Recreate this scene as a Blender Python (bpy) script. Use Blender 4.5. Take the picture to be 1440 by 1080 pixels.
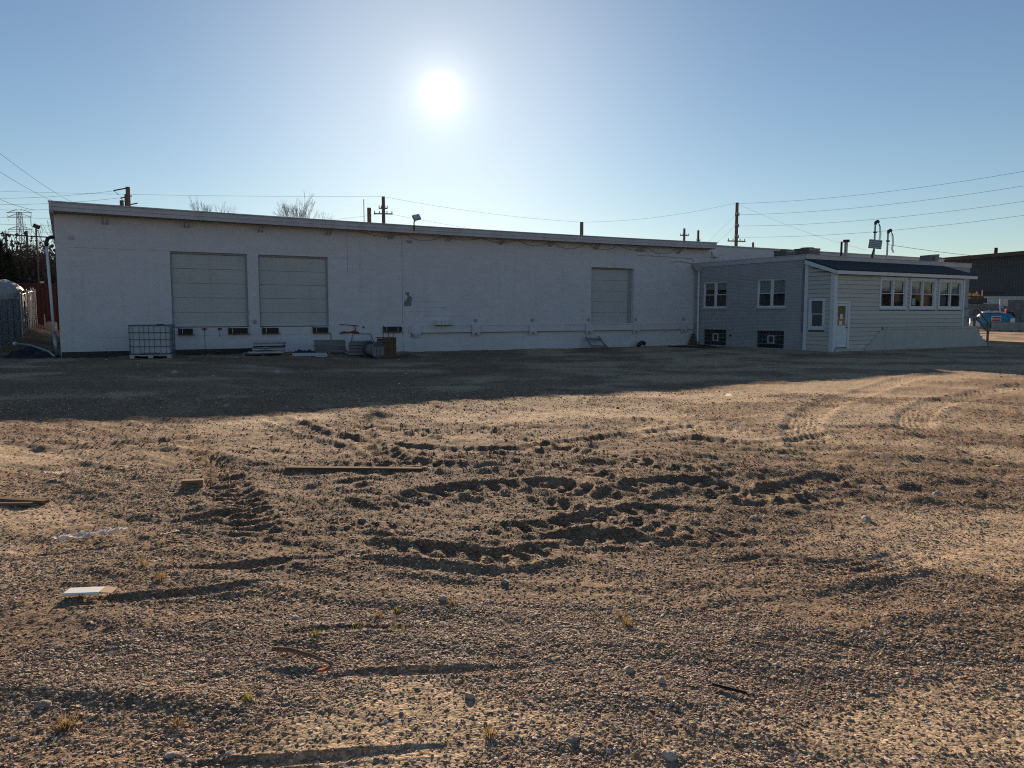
import bpy, bmesh, math, random
import numpy as np
from mathutils import Vector, Matrix

for o in list(bpy.data.objects):
    bpy.data.objects.remove(o, do_unlink=True)
SC = bpy.context.scene
COL = SC.collection

# ------------------------------------------------------------------ camera
cam_d = bpy.data.cameras.new('camera')
cam_d.sensor_fit = 'HORIZONTAL'
cam_d.sensor_width = 36.0
cam_d.lens = 36.0 * 1082.0 / 1440.0
cam_d.clip_start = 0.05
cam_d.clip_end = 3000.0
cam = bpy.data.objects.new('camera', cam_d)
cam.location = (0, 0, 1.70)
cam.rotation_euler = (math.radians(84.772), 0, 0)
COL.objects.link(cam)
SC.camera = cam

# ------------------------------------------------------------------ sky, sun, exposure
SUN_EL = math.radians(15.45)
SUN_AZ = math.radians(-5.13)            # from +Y, negative = left of the view
sun_dir = Vector((math.sin(SUN_AZ) * math.cos(SUN_EL), math.cos(SUN_AZ) * math.cos(SUN_EL), math.sin(SUN_EL)))
world = bpy.data.worlds.new('World')
SC.world = world
world.use_nodes = True
wn, wl = world.node_tree.nodes, world.node_tree.links
wn.clear()
w_out = wn.new('ShaderNodeOutputWorld')
w_bg = wn.new('ShaderNodeBackground')
w_sky = wn.new('ShaderNodeTexSky')
w_sky.sky_type = 'NISHITA'
w_sky.sun_disc = False
w_sky.sun_elevation = SUN_EL
w_sky.sun_rotation = SUN_AZ
w_sky.altitude = 200.0
w_sky.air_density = 1.0
w_sky.dust_density = 0.08
w_sky.ozone_density = 2.3
w_bg.inputs['Strength'].default_value = 0.056
# the sun's own disc and the bright aureole round it
w_tc = wn.new('ShaderNodeTexCoord')
w_dot = wn.new('ShaderNodeVectorMath'); w_dot.operation = 'DOT_PRODUCT'
w_nrm = wn.new('ShaderNodeVectorMath'); w_nrm.operation = 'NORMALIZE'
wl.new(w_tc.outputs['Generated'], w_nrm.inputs[0])
wl.new(w_nrm.outputs[0], w_dot.inputs[0])
w_dot.inputs[1].default_value = sun_dir
def wmath(op, a, b=None, clamp=False):
    n = wn.new('ShaderNodeMath'); n.operation = op; n.use_clamp = clamp
    for i, v in enumerate((a, b)):
        if v is None: continue
        if isinstance(v, (int, float)): n.inputs[i].default_value = v
        else: wl.new(v, n.inputs[i])
    return n.outputs[0]
dpos = wmath('MAXIMUM', w_dot.outputs['Value'], 0.0)
disc = wmath('POWER', dpos, 7000.0)
glow1 = wmath('POWER', dpos, 900.0)
glow2 = wmath('POWER', dpos, 38.0)
disc = wmath('MULTIPLY', disc, 7.0)
glow1 = wmath('MULTIPLY', glow1, 3.0)
glow2 = wmath('MULTIPLY', glow2, 3.0)
gsum = wmath('ADD', wmath('ADD', disc, glow1), glow2)
w_gc = wn.new('ShaderNodeVectorMath'); w_gc.operation = 'SCALE'
w_gc.inputs[0].default_value = (1.0, 0.92, 0.72)
wl.new(gsum, w_gc.inputs['Scale'])
w_add = wn.new('ShaderNodeVectorMath'); w_add.operation = 'ADD'
wl.new(w_sky.outputs[0], w_add.inputs[0])
wl.new(w_gc.outputs[0], w_add.inputs[1])
wl.new(w_add.outputs[0], w_bg.inputs['Color'])
wl.new(w_bg.outputs[0], w_out.inputs['Surface'])

sun_d = bpy.data.lights.new('sun', 'SUN')
sun_d.energy = 5.0
sun_d.angle = math.radians(0.53)
sun_d.color = (1.0, 0.79, 0.57)
sun = bpy.data.objects.new('sun', sun_d)
sun.rotation_euler = (-sun_dir).to_track_quat('-Z', 'Y').to_euler()
sun.location = (-20, 200, 60)
COL.objects.link(sun)

SC.view_settings.view_transform = 'Standard'
SC.view_settings.look = 'None'
SC.view_settings.exposure = 0.72
SC.view_settings.gamma = 1.0
SC.view_settings.use_curve_mapping = False
SC.render.engine = 'CYCLES'
SC.cycles.use_denoising = False
SC.cycles.pixel_filter_type = 'BLACKMAN_HARRIS'
SC.cycles.filter_width = 1.1
SC.cycles.max_bounces = 6
SC.cycles.diffuse_bounces = 3
SC.cycles.transparent_max_bounces = 12
SC.cycles.sample_clamp_indirect = 4.0

# ------------------------------------------------------------------ helpers
random.seed(11)
BA = Vector((-16.4225, 28.0, 0.0))      # left front corner of the warehouse
BR = math.radians(90 - 60.0276)         # its long wall runs this far round from +X
BM = Matrix.Translation(BA) @ Matrix.Rotation(BR, 4, 'Z')
def B(u, v, z=0.0):                     # building frame: u along the wall, v into the building
    return BM @ Vector((u, v, z))

def tag(o, label=None, cat=None, group=None, kind=None):
    if label: o['label'] = label
    if cat: o['category'] = cat
    if group: o['group'] = group
    if kind: o['kind'] = kind
    return o
def thing(name, label, cat, loc=(0, 0, 0), rz=0.0, group=None):
    o = bpy.data.objects.new(name, None)
    o.empty_display_size = 0.2
    COL.objects.link(o)
    o.location = loc
    o.rotation_euler = (0, 0, rz)
    return tag(o, label, cat, group)
def bthing(name, label, cat, u=0, v=0, z=0, rz=0.0, group=None):
    return thing(name, label, cat, B(u, v, z), BR + rz, group)
def copy_tree(o, parent=None):
    c = o.copy(); COL.objects.link(c); c.parent = parent
    for ch in list(o.children): copy_tree(ch, c)
    return c

class MB:
    def __init__(s): s.v = []; s.f = []
    def add(s, vs, fs):
        b = len(s.v); s.v += [tuple(p) for p in vs]; s.f += [tuple(b + i for i in f) for f in fs]; return s
    def box(s, x0, x1, y0, y1, z0, z1):
        return s.add([(x0,y0,z0),(x1,y0,z0),(x1,y1,z0),(x0,y1,z0),(x0,y0,z1),(x1,y0,z1),(x1,y1,z1),(x0,y1,z1)],
                     [(0,3,2,1),(4,5,6,7),(0,1,5,4),(1,2,6,5),(2,3,7,6),(3,0,4,7)])
    def obox(s, c, size, rot):           # rotated box, rot = euler tuple
        M = Matrix.Translation(c) @ Matrix.Rotation(rot[2],4,'Z') @ Matrix.Rotation(rot[1],4,'Y') @ Matrix.Rotation(rot[0],4,'X')
        a, b_, c_ = size[0]/2, size[1]/2, size[2]/2
        vs = [M @ Vector(p) for p in [(-a,-b_,-c_),(a,-b_,-c_),(a,b_,-c_),(-a,b_,-c_),(-a,-b_,c_),(a,-b_,c_),(a,b_,c_),(-a,b_,c_)]]
        return s.add(vs, [(0,3,2,1),(4,5,6,7),(0,1,5,4),(1,2,6,5),(2,3,7,6),(3,0,4,7)])
    def bar(s, p, q, w, h=None):         # square bar between two points
        p, q = Vector(p), Vector(q); h = h or w
        d = (q - p).normalized(); a = d.cross(Vector((0,0,1)))
        if a.length < 1e-4: a = Vector((1,0,0))
        a.normalize(); b = d.cross(a).normalized()
        vs = []
        for c in (p, q):
            for i, j in ((-1,-1),(1,-1),(1,1),(-1,1)): vs.append(c + a*(i*w/2) + b*(j*h/2))
        return s.add(vs, [(0,1,2,3),(7,6,5,4),(0,4,5,1),(1,5,6,2),(2,6,7,3),(3,7,4,0)])
    def tube(s, pts, r, n=8, cap=True):
        pts = [Vector(p) for p in pts]; m = len(pts)
        rs = r if isinstance(r, (list, tuple)) else [r]*m
        b0 = len(s.v); ref = None
        for i, p in enumerate(pts):
            d = (pts[min(i+1, m-1)] - pts[max(i-1, 0)])
            if d.length < 1e-9: d = Vector((0,0,1))
            d.normalize()
            if ref is None:
                ref = d.cross(Vector((0,0,1)))
                if ref.length < 1e-3: ref = Vector((1,0,0))
            ref = (ref - d*ref.dot(d))
            if ref.length < 1e-6: ref = d.orthogonal()
            ref.normalize(); b2 = d.cross(ref)
            for k in range(n):
                a = 2*math.pi*k/n
                s.v.append(tuple(p + (ref*math.cos(a) + b2*math.sin(a))*rs[i]))
        for i in range(m-1):
            for k in range(n):
                k2 = (k+1) % n
                s.f.append((b0+i*n+k, b0+i*n+k2, b0+(i+1)*n+k2, b0+(i+1)*n+k))
        if cap:
            s.f.append(tuple(b0+k for k in reversed(range(n))))
            s.f.append(tuple(b0+(m-1)*n+k for k in range(n)))
        return s
    def prism_y(s, poly, y0, y1):        # poly of (x,z), counter-clockwise seen from -y
        n = len(poly)
        vs = [(x, y0, z) for x, z in poly] + [(x, y1, z) for x, z in poly]
        fs = [tuple(range(n)), tuple(reversed(range(n, 2*n)))]
        for i in range(n):
            j = (i+1) % n; fs.append((i, i+n, j+n, j))
        return s.add(vs, fs)
    def prism_x(s, poly, x0, x1):        # poly of (y,z)
        n = len(poly)
        vs = [(x0, y, z) for y, z in poly] + [(x1, y, z) for y, z in poly]
        fs = [tuple(reversed(range(n))), tuple(range(n, 2*n))]
        for i in range(n):
            j = (i+1) % n; fs.append((i, j, j+n, i+n))
        return s.add(vs, fs)
    def mesh(s, name, mat, smooth=False):
        me = bpy.data.meshes.new(name)
        me.from_pydata(s.v, [], s.f); me.update()
        if mat: me.materials.append(mat)
        if smooth: me.polygons.foreach_set('use_smooth', [True]*len(me.polygons))
        return me
    def build(s, name, mat, parent=None, smooth=False, bevel=0.0, loc=None):
        o = bpy.data.objects.new(name, s.mesh(name, mat, smooth))
        COL.objects.link(o)
        if parent is not None: o.parent = parent
        if loc is not None: o.location = loc
        if bevel:
            m = o.modifiers.new('bevel', 'BEVEL'); m.width = bevel; m.segments = 2; m.limit_method = 'ANGLE'
        return o

def box(name, mat, parent, x0, x1, y0, y1, z0, z1, bevel=0.0):
    return MB().box(x0, x1, y0, y1, z0, z1).build(name, mat, parent, bevel=bevel)

def holed_wall(u0, u1, z0, z1, holes, v0=0.0, depth=0.3, bottom=None):
    """wall sheet in the u-z plane with openings and their reveals; faces -v"""
    us = sorted({u0, u1, *[h[0] for h in holes], *[h[1] for h in holes]})
    zs = sorted({z0, z1, *[h[2] for h in holes], *[h[3] for h in holes]})
    m = MB()
    for a, b in zip(us[:-1], us[1:]):
        for c, d in zip(zs[:-1], zs[1:]):
            mu, mz = (a+b)/2, (c+d)/2
            if any(h[0] < mu < h[1] and h[2] < mz < h[3] for h in holes): continue
            m.add([(a,v0,c),(b,v0,c),(b,v0,d),(a,v0,d)], [(0,1,2,3)])
    for a, b, c, d in holes:
        w = v0 + depth
        m.add([(a,v0,c),(a,w,c),(a,w,d),(a,v0,d)], [(0,1,2,3)])
        m.add([(b,v0,c),(b,w,c),(b,w,d),(b,v0,d)], [(3,2,1,0)])
        m.add([(a,v0,c),(b,v0,c),(b,w,c),(a,w,c)], [(0,1,2,3)])
        m.add([(a,v0,d),(b,v0,d),(b,w,d),(a,w,d)], [(3,2,1,0)])
    w = v0 + depth + 0.02
    m.add([(u0,v0,z1),(u1,v0,z1),(u1,w,z1),(u0,w,z1)], [(0,1,2,3)])
    m.add([(u0,v0,z0),(u0,w,z0),(u0,w,z1),(u0,v0,z1)], [(0,1,2,3)])
    m.add([(u1,v0,z0),(u1,w,z0),(u1,w,z1),(u1,v0,z1)], [(3,2,1,0)])
    return m

# ------------------------------------------------------------------ materials
MATS = {}
def material(name, col, rough=0.8, metal=0.0, spec=0.3, var=None, var_scale=3.0, var_amt=0.35, stretch=(1,1,1),
             bump=0.0, bump_scale=30.0, bump_dist=0.01, streak=0.0, streak_col=(0.2,0.12,0.07), bricks=None, rand=0.0):
    m = bpy.data.materials.new(name); m.use_nodes = True
    N, L = m.node_tree.nodes, m.node_tree.links
    bs = N['Principled BSDF']
    bs.inputs['Roughness'].default_value = rough
    bs.inputs['Metallic'].default_value = metal
    bs.inputs['Specular IOR Level'].default_value = spec
    bs.inputs['Base Color'].default_value = (*col, 1)
    tc = N.new('ShaderNodeTexCoord'); mp = N.new('ShaderNodeMapping')
    L.new(tc.outputs['Object'], mp.inputs['Vector']); mp.inputs['Scale'].default_value = stretch
    cur = None
    def mix(fac, a, b):
        x = N.new('ShaderNodeMix'); x.data_type = 'RGBA'
        if isinstance(fac, float): x.inputs[0].default_value = fac
        else: L.new(fac, x.inputs[0])
        for i, v in ((6, a), (7, b)):
            if isinstance(v, tuple): x.inputs[i].default_value = (*v, 1)
            else: L.new(v, x.inputs[i])
        return x.outputs[2]
    def ramp(src, lo, hi):
        r = N.new('ShaderNodeMapRange'); r.interpolation_type = 'SMOOTHSTEP'
        L.new(src, r.inputs[0]); r.inputs[1].default_value = lo; r.inputs[2].default_value = hi
        return r.outputs[0]
    if var is not None:
        nz = N.new('ShaderNodeTexNoise'); nz.inputs['Scale'].default_value = var_scale
        nz.inputs['Detail'].default_value = 8; nz.inputs['Roughness'].default_value = 0.65
        L.new(mp.outputs[0], nz.inputs['Vector'])
        f = ramp(nz.outputs[0], 0.35, 0.75)
        ml = N.new('ShaderNodeMath'); ml.operation = 'MULTIPLY'; L.new(f, ml.inputs[0]); ml.inputs[1].default_value = var_amt
        cur = mix(ml.outputs[0], tuple(col), tuple(var))
    if streak:
        mp2 = N.new('ShaderNodeMapping'); mp2.inputs['Scale'].default_value = (4.0, 4.0, 0.22)
        L.new(tc.outputs['Object'], mp2.inputs['Vector'])
        nz = N.new('ShaderNodeTexNoise'); nz.inputs['Scale'].default_value = 1.0; nz.inputs['Detail'].default_value = 7
        L.new(mp2.outputs[0], nz.inputs['Vector'])
        f = ramp(nz.outputs[0], 0.5, 0.8)
        ml = N.new('ShaderNodeMath'); ml.operation = 'MULTIPLY'; L.new(f, ml.inputs[0]); ml.inputs[1].default_value = streak
        cur = mix(ml.outputs[0], cur if cur is not None else tuple(col), tuple(streak_col))
    if rand:
        oi = N.new('ShaderNodeObjectInfo')
        mr = N.new('ShaderNodeMapRange'); L.new(oi.outputs['Random'], mr.inputs[0])
        mr.inputs[3].default_value = 1 - rand; mr.inputs[4].default_value = 1 + rand * 0.4
        hv = N.new('ShaderNodeHueSaturation'); L.new(mr.outputs[0], hv.inputs['Value'])
        if cur is not None: L.new(cur, hv.inputs['Color'])
        else: hv.inputs['Color'].default_value = (*col, 1)
        cur = hv.outputs[0]
    heights = []
    if bump:
        nb = N.new('ShaderNodeTexNoise'); nb.inputs['Scale'].default_value = bump_scale; nb.inputs['Detail'].default_value = 6
        L.new(mp.outputs[0], nb.inputs['Vector'])
        b = N.new('ShaderNodeBump'); b.inputs['Strength'].default_value = bump; b.inputs['Distance'].default_value = bump_dist
        L.new(nb.outputs[0], b.inputs['Height']); heights.append(b)
    if bricks:
        bw, bh, mo, joint_dark = bricks
        sx = N.new('ShaderNodeSeparateXYZ'); L.new(tc.outputs['Object'], sx.inputs[0])
        ad = N.new('ShaderNodeMath'); ad.operation = 'ADD'; L.new(sx.outputs[0], ad.inputs[0]); L.new(sx.outputs[1], ad.inputs[1])
        cb = N.new('ShaderNodeCombineXYZ'); L.new(ad.outputs[0], cb.inputs[0]); L.new(sx.outputs[2], cb.inputs[1])
        bt = N.new('ShaderNodeTexBrick'); L.new(cb.outputs[0], bt.inputs['Vector'])
        bt.inputs['Scale'].default_value = 1.0; bt.inputs['Brick Width'].default_value = bw; bt.inputs['Row Height'].default_value = bh
        bt.inputs['Mortar Size'].default_value = mo; bt.inputs['Mortar Smooth'].default_value = 0.3
        bt.inputs['Color1'].default_value = (1,1,1,1); bt.inputs['Color2'].default_value = (.93,.93,.93,1)
        bt.inputs['Mortar'].default_value = (joint_dark,joint_dark,joint_dark,1)
        mu = N.new('ShaderNodeMix'); mu.data_type = 'RGBA'; mu.blend_type = 'MULTIPLY'; mu.inputs[0].default_value = 1.0
        if cur is not None: L.new(cur, mu.inputs[6])
        else: mu.inputs[6].default_value = (*col, 1)
        L.new(bt.outputs['Color'], mu.inputs[7]); cur = mu.outputs[2]
        b = N.new('ShaderNodeBump'); b.invert = True; b.inputs['Strength'].default_value = 0.35; b.inputs['Distance'].default_value = 0.006
        L.new(bt.outputs['Fac'], b.inputs['Height'])
        if heights: L.new(heights[-1].outputs[0], b.inputs['Normal'])
        heights.append(b)
    if cur is not None: L.new(cur, bs.inputs['Base Color'])
    if heights: L.new(heights[-1].outputs[0], bs.inputs['Normal'])
    MATS[name] = m
    return m

# ------------------------------------------------------------------ ground relief
_rng = np.random.RandomState(5)
_perm = _rng.permutation(512).astype(np.int64)
_perm = np.concatenate([_perm, _perm])
_grad = np.stack([np.cos(np.linspace(0, 2*np.pi, 32, endpoint=False)), np.sin(np.linspace(0, 2*np.pi, 32, endpoint=False))], 1)
def perlin(x, y, seed=0):
    xi = np.floor(x).astype(np.int64); yi = np.floor(y).astype(np.int64)
    xf = x - xi; yf = y - yi
    u = xf*xf*xf*(xf*(xf*6-15)+10); v = yf*yf*yf*(yf*(yf*6-15)+10)
    def g(ix, iy, dx, dy):
        h = _perm[(_perm[(ix + seed*37) & 511] + iy) & 511] & 31
        return _grad[h, 0]*dx + _grad[h, 1]*dy
    a = g(xi, yi, xf, yf); b = g(xi+1, yi, xf-1, yf); c = g(xi, yi+1, xf, yf-1); d = g(xi+1, yi+1, xf-1, yf-1)
    return (a + u*(b-a) + v*((c + u*(d-c)) - (a + u*(b-a)))) * 1.4
def fbm(x, y, s, octv, seed=0, gain=0.5):
    t = np.zeros_like(x); a = 1.0
    for i in range(octv):
        t += a*perlin(x*s + 17.3*i, y*s - 9.1*i, seed+i); s *= 2.03; a *= gain; x, y = x*0.799 - y*0.602, x*0.602 + y*0.799
    return t
def sstep(a, b, x):
    t = np.clip((x-a)/(b-a), 0, 1); return t*t*(3-2*t)
def poly_dist(x, y, pts):
    """distance to a polyline, signed side and arc length along it"""
    best = np.full(x.shape, 1e9); arc = np.zeros_like(x); s0 = 0.0; end = np.zeros_like(x)
    n = len(pts) - 1; tot = sum(math.dist(pts[i], pts[i+1]) for i in range(n))
    for i in range(n):
        (ax, ay), (bx, by) = pts[i], pts[i+1]
        L = math.hypot(bx-ax, by-ay); dx, dy = (bx-ax)/L, (by-ay)/L
        t = np.clip((x-ax)*dx + (y-ay)*dy, 0, L)
        d = np.hypot(x-ax-t*dx, y-ay-t*dy)
        m = d < best
        best = np.where(m, d, best); arc = np.where(m, s0+t, arc); s0 += L
    fade = sstep(0, 0.9, arc) * sstep(0, 0.9, tot-arc)
    return best, arc, fade
def smooth_poly(p, k=4):
    p = [Vector((a, b, 0)) for a, b in p]; out = []
    for i in range(len(p)-1):
        p0, p1, p2, p3 = p[max(i-1,0)], p[i], p[i+1], p[min(i+2,len(p)-1)]
        for j in range(k):
            t = j/k
            q = 0.5*((2*p1) + (p2-p0)*t + (2*p0-5*p1+4*p2-p3)*t*t + (3*p1-p0-3*p2+p3)*t**3)
            out.append((q.x, q.y))
    out.append((p[-1].x, p[-1].y)); return out
RUTS=[
 ([(-1.12,6.59),(-0.75,7.29),(-0.29,7.7),(0.29,7.74),(0.75,7.29),(1.15,6.79)],0.24,0.075,0.085,0.035,0.2),
 ([(-1.51,5.52),(-1.06,5.6),(-0.63,5.52),(-0.1,5.38),(0.43,5.66),(0.82,5.75)],0.2,0.07,0.085,0.035,0.19),
 ([(0.08,5.77),(0.56,5.89),(0.99,5.81),(1.25,5.48)],0.17,0.06,0.06,0.035,0.17),
 ([(-2.64,4.97),(-2.1,5.14),(-1.51,5.32),(-1.04,5.48)],0.09,0.05,0.035,0.0,0.2),
 ([(-3.14,6.15),(-2.76,6.35),(-2.34,6.54),(-1.75,6.87)],0.1,0.05,0.04,0.0,0.2),
 ([(-1.62,3.44),(-1.34,3.57),(-1.08,3.75),(-0.89,3.89)],0.055,0.045,0.02,0.0,0.2),
 ([(-1.17,3.38),(-0.94,3.51),(-0.69,3.59),(-0.07,3.64),(0.28,3.68)],0.05,0.035,0.018,0.0,0.2),
 ([(-1.53,2.77),(-1.26,2.81),(-0.88,2.85),(-0.45,2.91),(0.0,2.96)],0.045,0.03,0.02,0.0,0.2),
 ([(-4.63,10.82),(-3.43,8.72),(-2.41,6.74),(-1.82,5.57)],0.24,0.03,0.03,0.04,0.17),
 ([(0.71,6.87),(1.29,7.61),(1.92,7.87),(2.33,7.29),(3.03,7.87),(3.83,8.51)],0.22,0.06,0.08,0.03,0.18),
 ([(12.86,22.74),(10.32,20.23),(7.11,16.11),(5.45,13.69),(4.46,11.73),(3.99,9.92),(3.99,8.51),(4.18,7.29),(4.59,6.49)],0.32,0.035,0.03,0.008,0.12),
 ([(13.48,19.37),(10.69,17.18),(7.93,14.45),(6.47,12.29),(5.98,10.5),(6.0,9.17),(6.24,8.31)],0.32,0.035,0.03,0.008,0.12),
 ([(-4.12,13.0),(-2.83,11.22),(-1.51,10.09),(-0.18,9.76),(1.2,10.69),(3.21,12.29)],0.22,0.05,0.06,0.02,0.18),
 ([(-2.65,14.22),(-2.31,11.51),(-1.37,9.17),(-0.16,8.51)],0.2,0.05,0.06,0.03,0.18),
 ([(-2.06,7.29),(-1.63,7.87),(-0.93,8.24)],0.16,0.05,0.06,0.02,0.18),
 ([(-0.61,6.49),(-0.12,6.15),(0.48,6.31),(1.13,6.69),(2.03,6.54)],0.18,0.05,0.05,0.03,0.18),
 ([(1.53,10.21),(2.6,10.69),(3.47,10.32),(5.15,11.51)],0.2,0.05,0.05,0.02,0.18),
 ([(3.03,7.01),(4.14,7.61),(5.32,7.87)],0.22,0.025,0.02,0.0,0.2),
 ([(0.67,3.89),(1.34,4.38),(2.05,4.49),(3.52,5.16)],0.25,0.02,0.015,0.0,0.2),
 ([(-6.18,9.17),(-5.48,9.76),(-4.59,10.69),(-3.54,11.15)],0.18,0.04,0.04,0.01,0.2),
 ([(-3.01,4.38),(-2.51,4.55),(-1.88,4.71),(-1.24,5.01)],0.08,0.03,0.025,0,0.2),
 ([(-3.09,12.29),(-1.72,11.51),(-0.43,11.66),(0.95,12.73)],0.16,0.035,0.03,0.03,0.16),
 ([(-0.92,12.29),(0.0,10.82),(1.12,9.17),(2.07,8.51),(3.26,9.17)],0.17,0.04,0.04,0.035,0.17),
 ([(-2.49,9.17),(-1.63,8.72),(-0.86,9.17),(0.0,8.94),(0.86,8.31),(1.38,7.01)],0.16,0.04,0.04,0.035,0.17),
 ([(-0.26,7.01),(0.26,7.01),(0.84,6.38),(1.46,5.95),(2.32,6.15)],0.17,0.035,0.035,0.035,0.17),
 ([(-2.12,6.61),(-1.56,6.38),(-0.93,6.15),(-0.35,6.26)],0.15,0.035,0.035,0.035,0.16),
 ([(1.71,7.01),(2.37,7.01),(3.15,7.29),(3.56,7.01)],0.16,0.035,0.035,0.03,0.16),
 ([(1.23,13.19),(2.52,12.29),(3.65,11.51),(4.93,12.29)],0.18,0.035,0.035,0.03,0.17),
 ([(-1.56,3.89),(-1.17,4.07),(-0.63,4.15),(-0.08,4.07)],0.05,0.025,0.015,0,0.2),
 ([(1.14,5.01),(1.81,5.32),(2.35,5.16),(3.26,5.66)],0.2,0.02,0.015,0.008,0.12),
]
BERMS=[
 ([(-1.99,11.09),(-1.59,11.36),(-1.02,10.88),(-0.63,10.38)],0.16,0.15),
 ([(-2.38,9.07),(-1.96,9.5),(-1.6,9.76)],0.12,0.09),
 ([(1.18,8.47),(1.51,8.94),(1.93,9.17)],0.13,0.11),
 ([(5.13,10.57),(5.78,10.95),(6.1,10.63)],0.16,0.15),
 ([(2.41,8.16),(2.9,8.59),(3.23,8.72)],0.12,0.1),
 ([(-0.85,7.87),(-0.41,7.29),(0.12,6.59)],0.08,0.08),
 ([(-1.4,5.93),(-0.91,6.01),(-0.61,5.87),(-0.32,5.66)],0.1,0.085),
 ([(-0.94,8.31),(-0.64,8.51),(-0.16,8.55),(0.43,8.31)],0.11,0.1),
 ([(0.11,5.95),(0.58,6.13),(0.94,6.03)],0.08,0.07),
 ([(0.41,7.29),(0.96,7.87),(1.31,7.74)],0.09,0.08),
 ([(3.35,8.31),(3.88,8.63),(4.15,8.51)],0.1,0.06),
 ([(-2.23,6.05),(-2.35,5.66)],0.1,0.05),
 ([(6.91,23.32),(7.79,23.03)],0.3,0.12),
]

RUTS = [(smooth_poly(r[0]), r[1]*0.85, r[2]*0.56, r[3]*0.44, r[4]*1.05, r[5]) for r in RUTS]
BERMS = [(smooth_poly(r[0]), r[1]*0.75, r[2]*0.40) for r in BERMS]

def base_z(x, y):
    z = -0.05 + 0.17*sstep(-3.5, -9.0, x)
    # the land climbs gently behind the left corner of the warehouse
    left = sstep(-17.0, -21.0, x + 0.55*(y-28)*0.9)
    z = z + left*(0.35*sstep(30, 42, y) + 0.62*sstep(41, 53, y))
    return z
def masks(x, y):
    w = fbm(x, y, 0.45, 3, 40)
    e1 = ((x-0.1)/3.3)**2 + ((y-7.6)/2.7)**2
    e2 = ((x-3.2)/2.6)**2 + ((y-8.6)/2.0)**2
    e3 = ((x+1.0)/4.5)**2 + ((y-10.8)/1.9)**2
    churn = np.clip(sstep(1.5, 0.35, e1 + 0.5*w) + 0.7*sstep(1.4, 0.3, e2 + 0.5*w) + 0.6*sstep(1.3, 0.3, e3 + 0.5*w), 0, 1)
    s = fbm(x*0.7, y, 0.5, 4, 60)
    right = sstep(-0.5, 3.0, x) * sstep(2.8, 4.5, y)
    sand = np.clip(sstep(0.0, 0.55, s + 0.45*right - 0.12), 0, 1) * (1-0.75*churn)
    return churn, sand
def height(x, y, fine=True):
    r = np.hypot(x, y)
    near = sstep(60, 22, r)
    churn, sand = masks(x, y)
    z = base_z(x, y)
    z = z + 0.045*fbm(x, y, 0.22, 3, 1)*near
    loose = (1-0.5*sand)
    midr = 0.30 + 0.70*sstep(4.0, 8.0, r)
    farr = sstep(7.0, 10.0, r)
    z = z + near*loose*0.021*midr*fbm(x, y, 1.3, 3, 8)
    z = z + near*(0.15+loose)*0.0125*midr*fbm(x, y, 5.0, 3, 14)
    rough = np.abs(fbm(x*0.8, y*1.2, 1.7, 4, 20, 0.6))
    z = z + churn*0.010*(rough - 0.35) + churn*0.0065*fbm(x, y, 7.0, 3, 30, 0.65)
    # long drag marks, more or less across the view
    yy = y + 0.35*x + 0.5*fbm(x, y, 0.25, 2, 50)
    z = z + near*0.024*(1-0.6*sand)*np.clip(perlin(x*0.5, yy*2.4, 52) + 0.4*perlin(x*1.1, yy*5.1, 53), -0.2, 1)
    z = z + near*farr*0.028*(1-0.4*sand)*np.clip(perlin(x*0.8, yy*3.1, 56) + 0.5*perlin(x*1.9, yy*6.3, 57), -0.1, 1)
    wob = 0.03*fbm(x, y, 2.5, 3, 70)
    lump = fbm(x, y, 9.0, 3, 75, 0.6)
    for pts, w, dep, berm, lug, lam in RUTS:
        xs = [p[0] for p in pts]; ys = [p[1] for p in pts]; pad = w*4+0.2
        m = (x > min(xs)-pad) & (x < max(xs)+pad) & (y > min(ys)-pad) & (y < max(ys)+pad)
        if not m.any(): continue
        d, arc, fade = poly_dist(x[m], y[m], pts)
        d = np.abs(d + wob[m]*min(1, w*5))
        k = fade
        prof = -dep*np.exp(-(d/w)**8) + berm*np.exp(-((d-1.35*w)/(0.36*w))**2)*(0.85+0.3*lump[m])
        if 0 < lug < 0.01:
            prof = prof + 0.0055*np.cos(2*np.pi*d/0.085)*np.exp(-(d/w)**6)
        elif lug:
            ph = 2*np.pi*(arc/lam + d/lam*0.5)
            prof = prof + lug*(0.5+0.5*np.tanh(2.2*np.sin(ph)))*np.exp(-(d/(1.1*w))**6)*(0.8+0.3*lump[m])
        z[m] = z[m] + prof*k
    for pts, w, h in BERMS:
        xs = [p[0] for p in pts]; ys = [p[1] for p in pts]; pad = w*4
        m = (x > min(xs)-pad) & (x < max(xs)+pad) & (y > min(ys)-pad) & (y < max(ys)+pad)
        if not m.any(): continue
        d, arc, fade = poly_dist(x[m], y[m], pts)
        d = np.abs(d + wob[m])
        z[m] = z[m] + h*np.exp(-(d/w)**2)*np.clip(0.8+0.6*lump[m], 0.1, 2)*(0.25+0.75*fade)
    if fine:
        z = z + near*0.005*(1-0.5*sand)*fbm(x, y, 19.0, 2, 33)
    return z
def hz(x, y):
    return float(height(np.array([float(x)]), np.array([float(y)]))[0])

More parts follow.
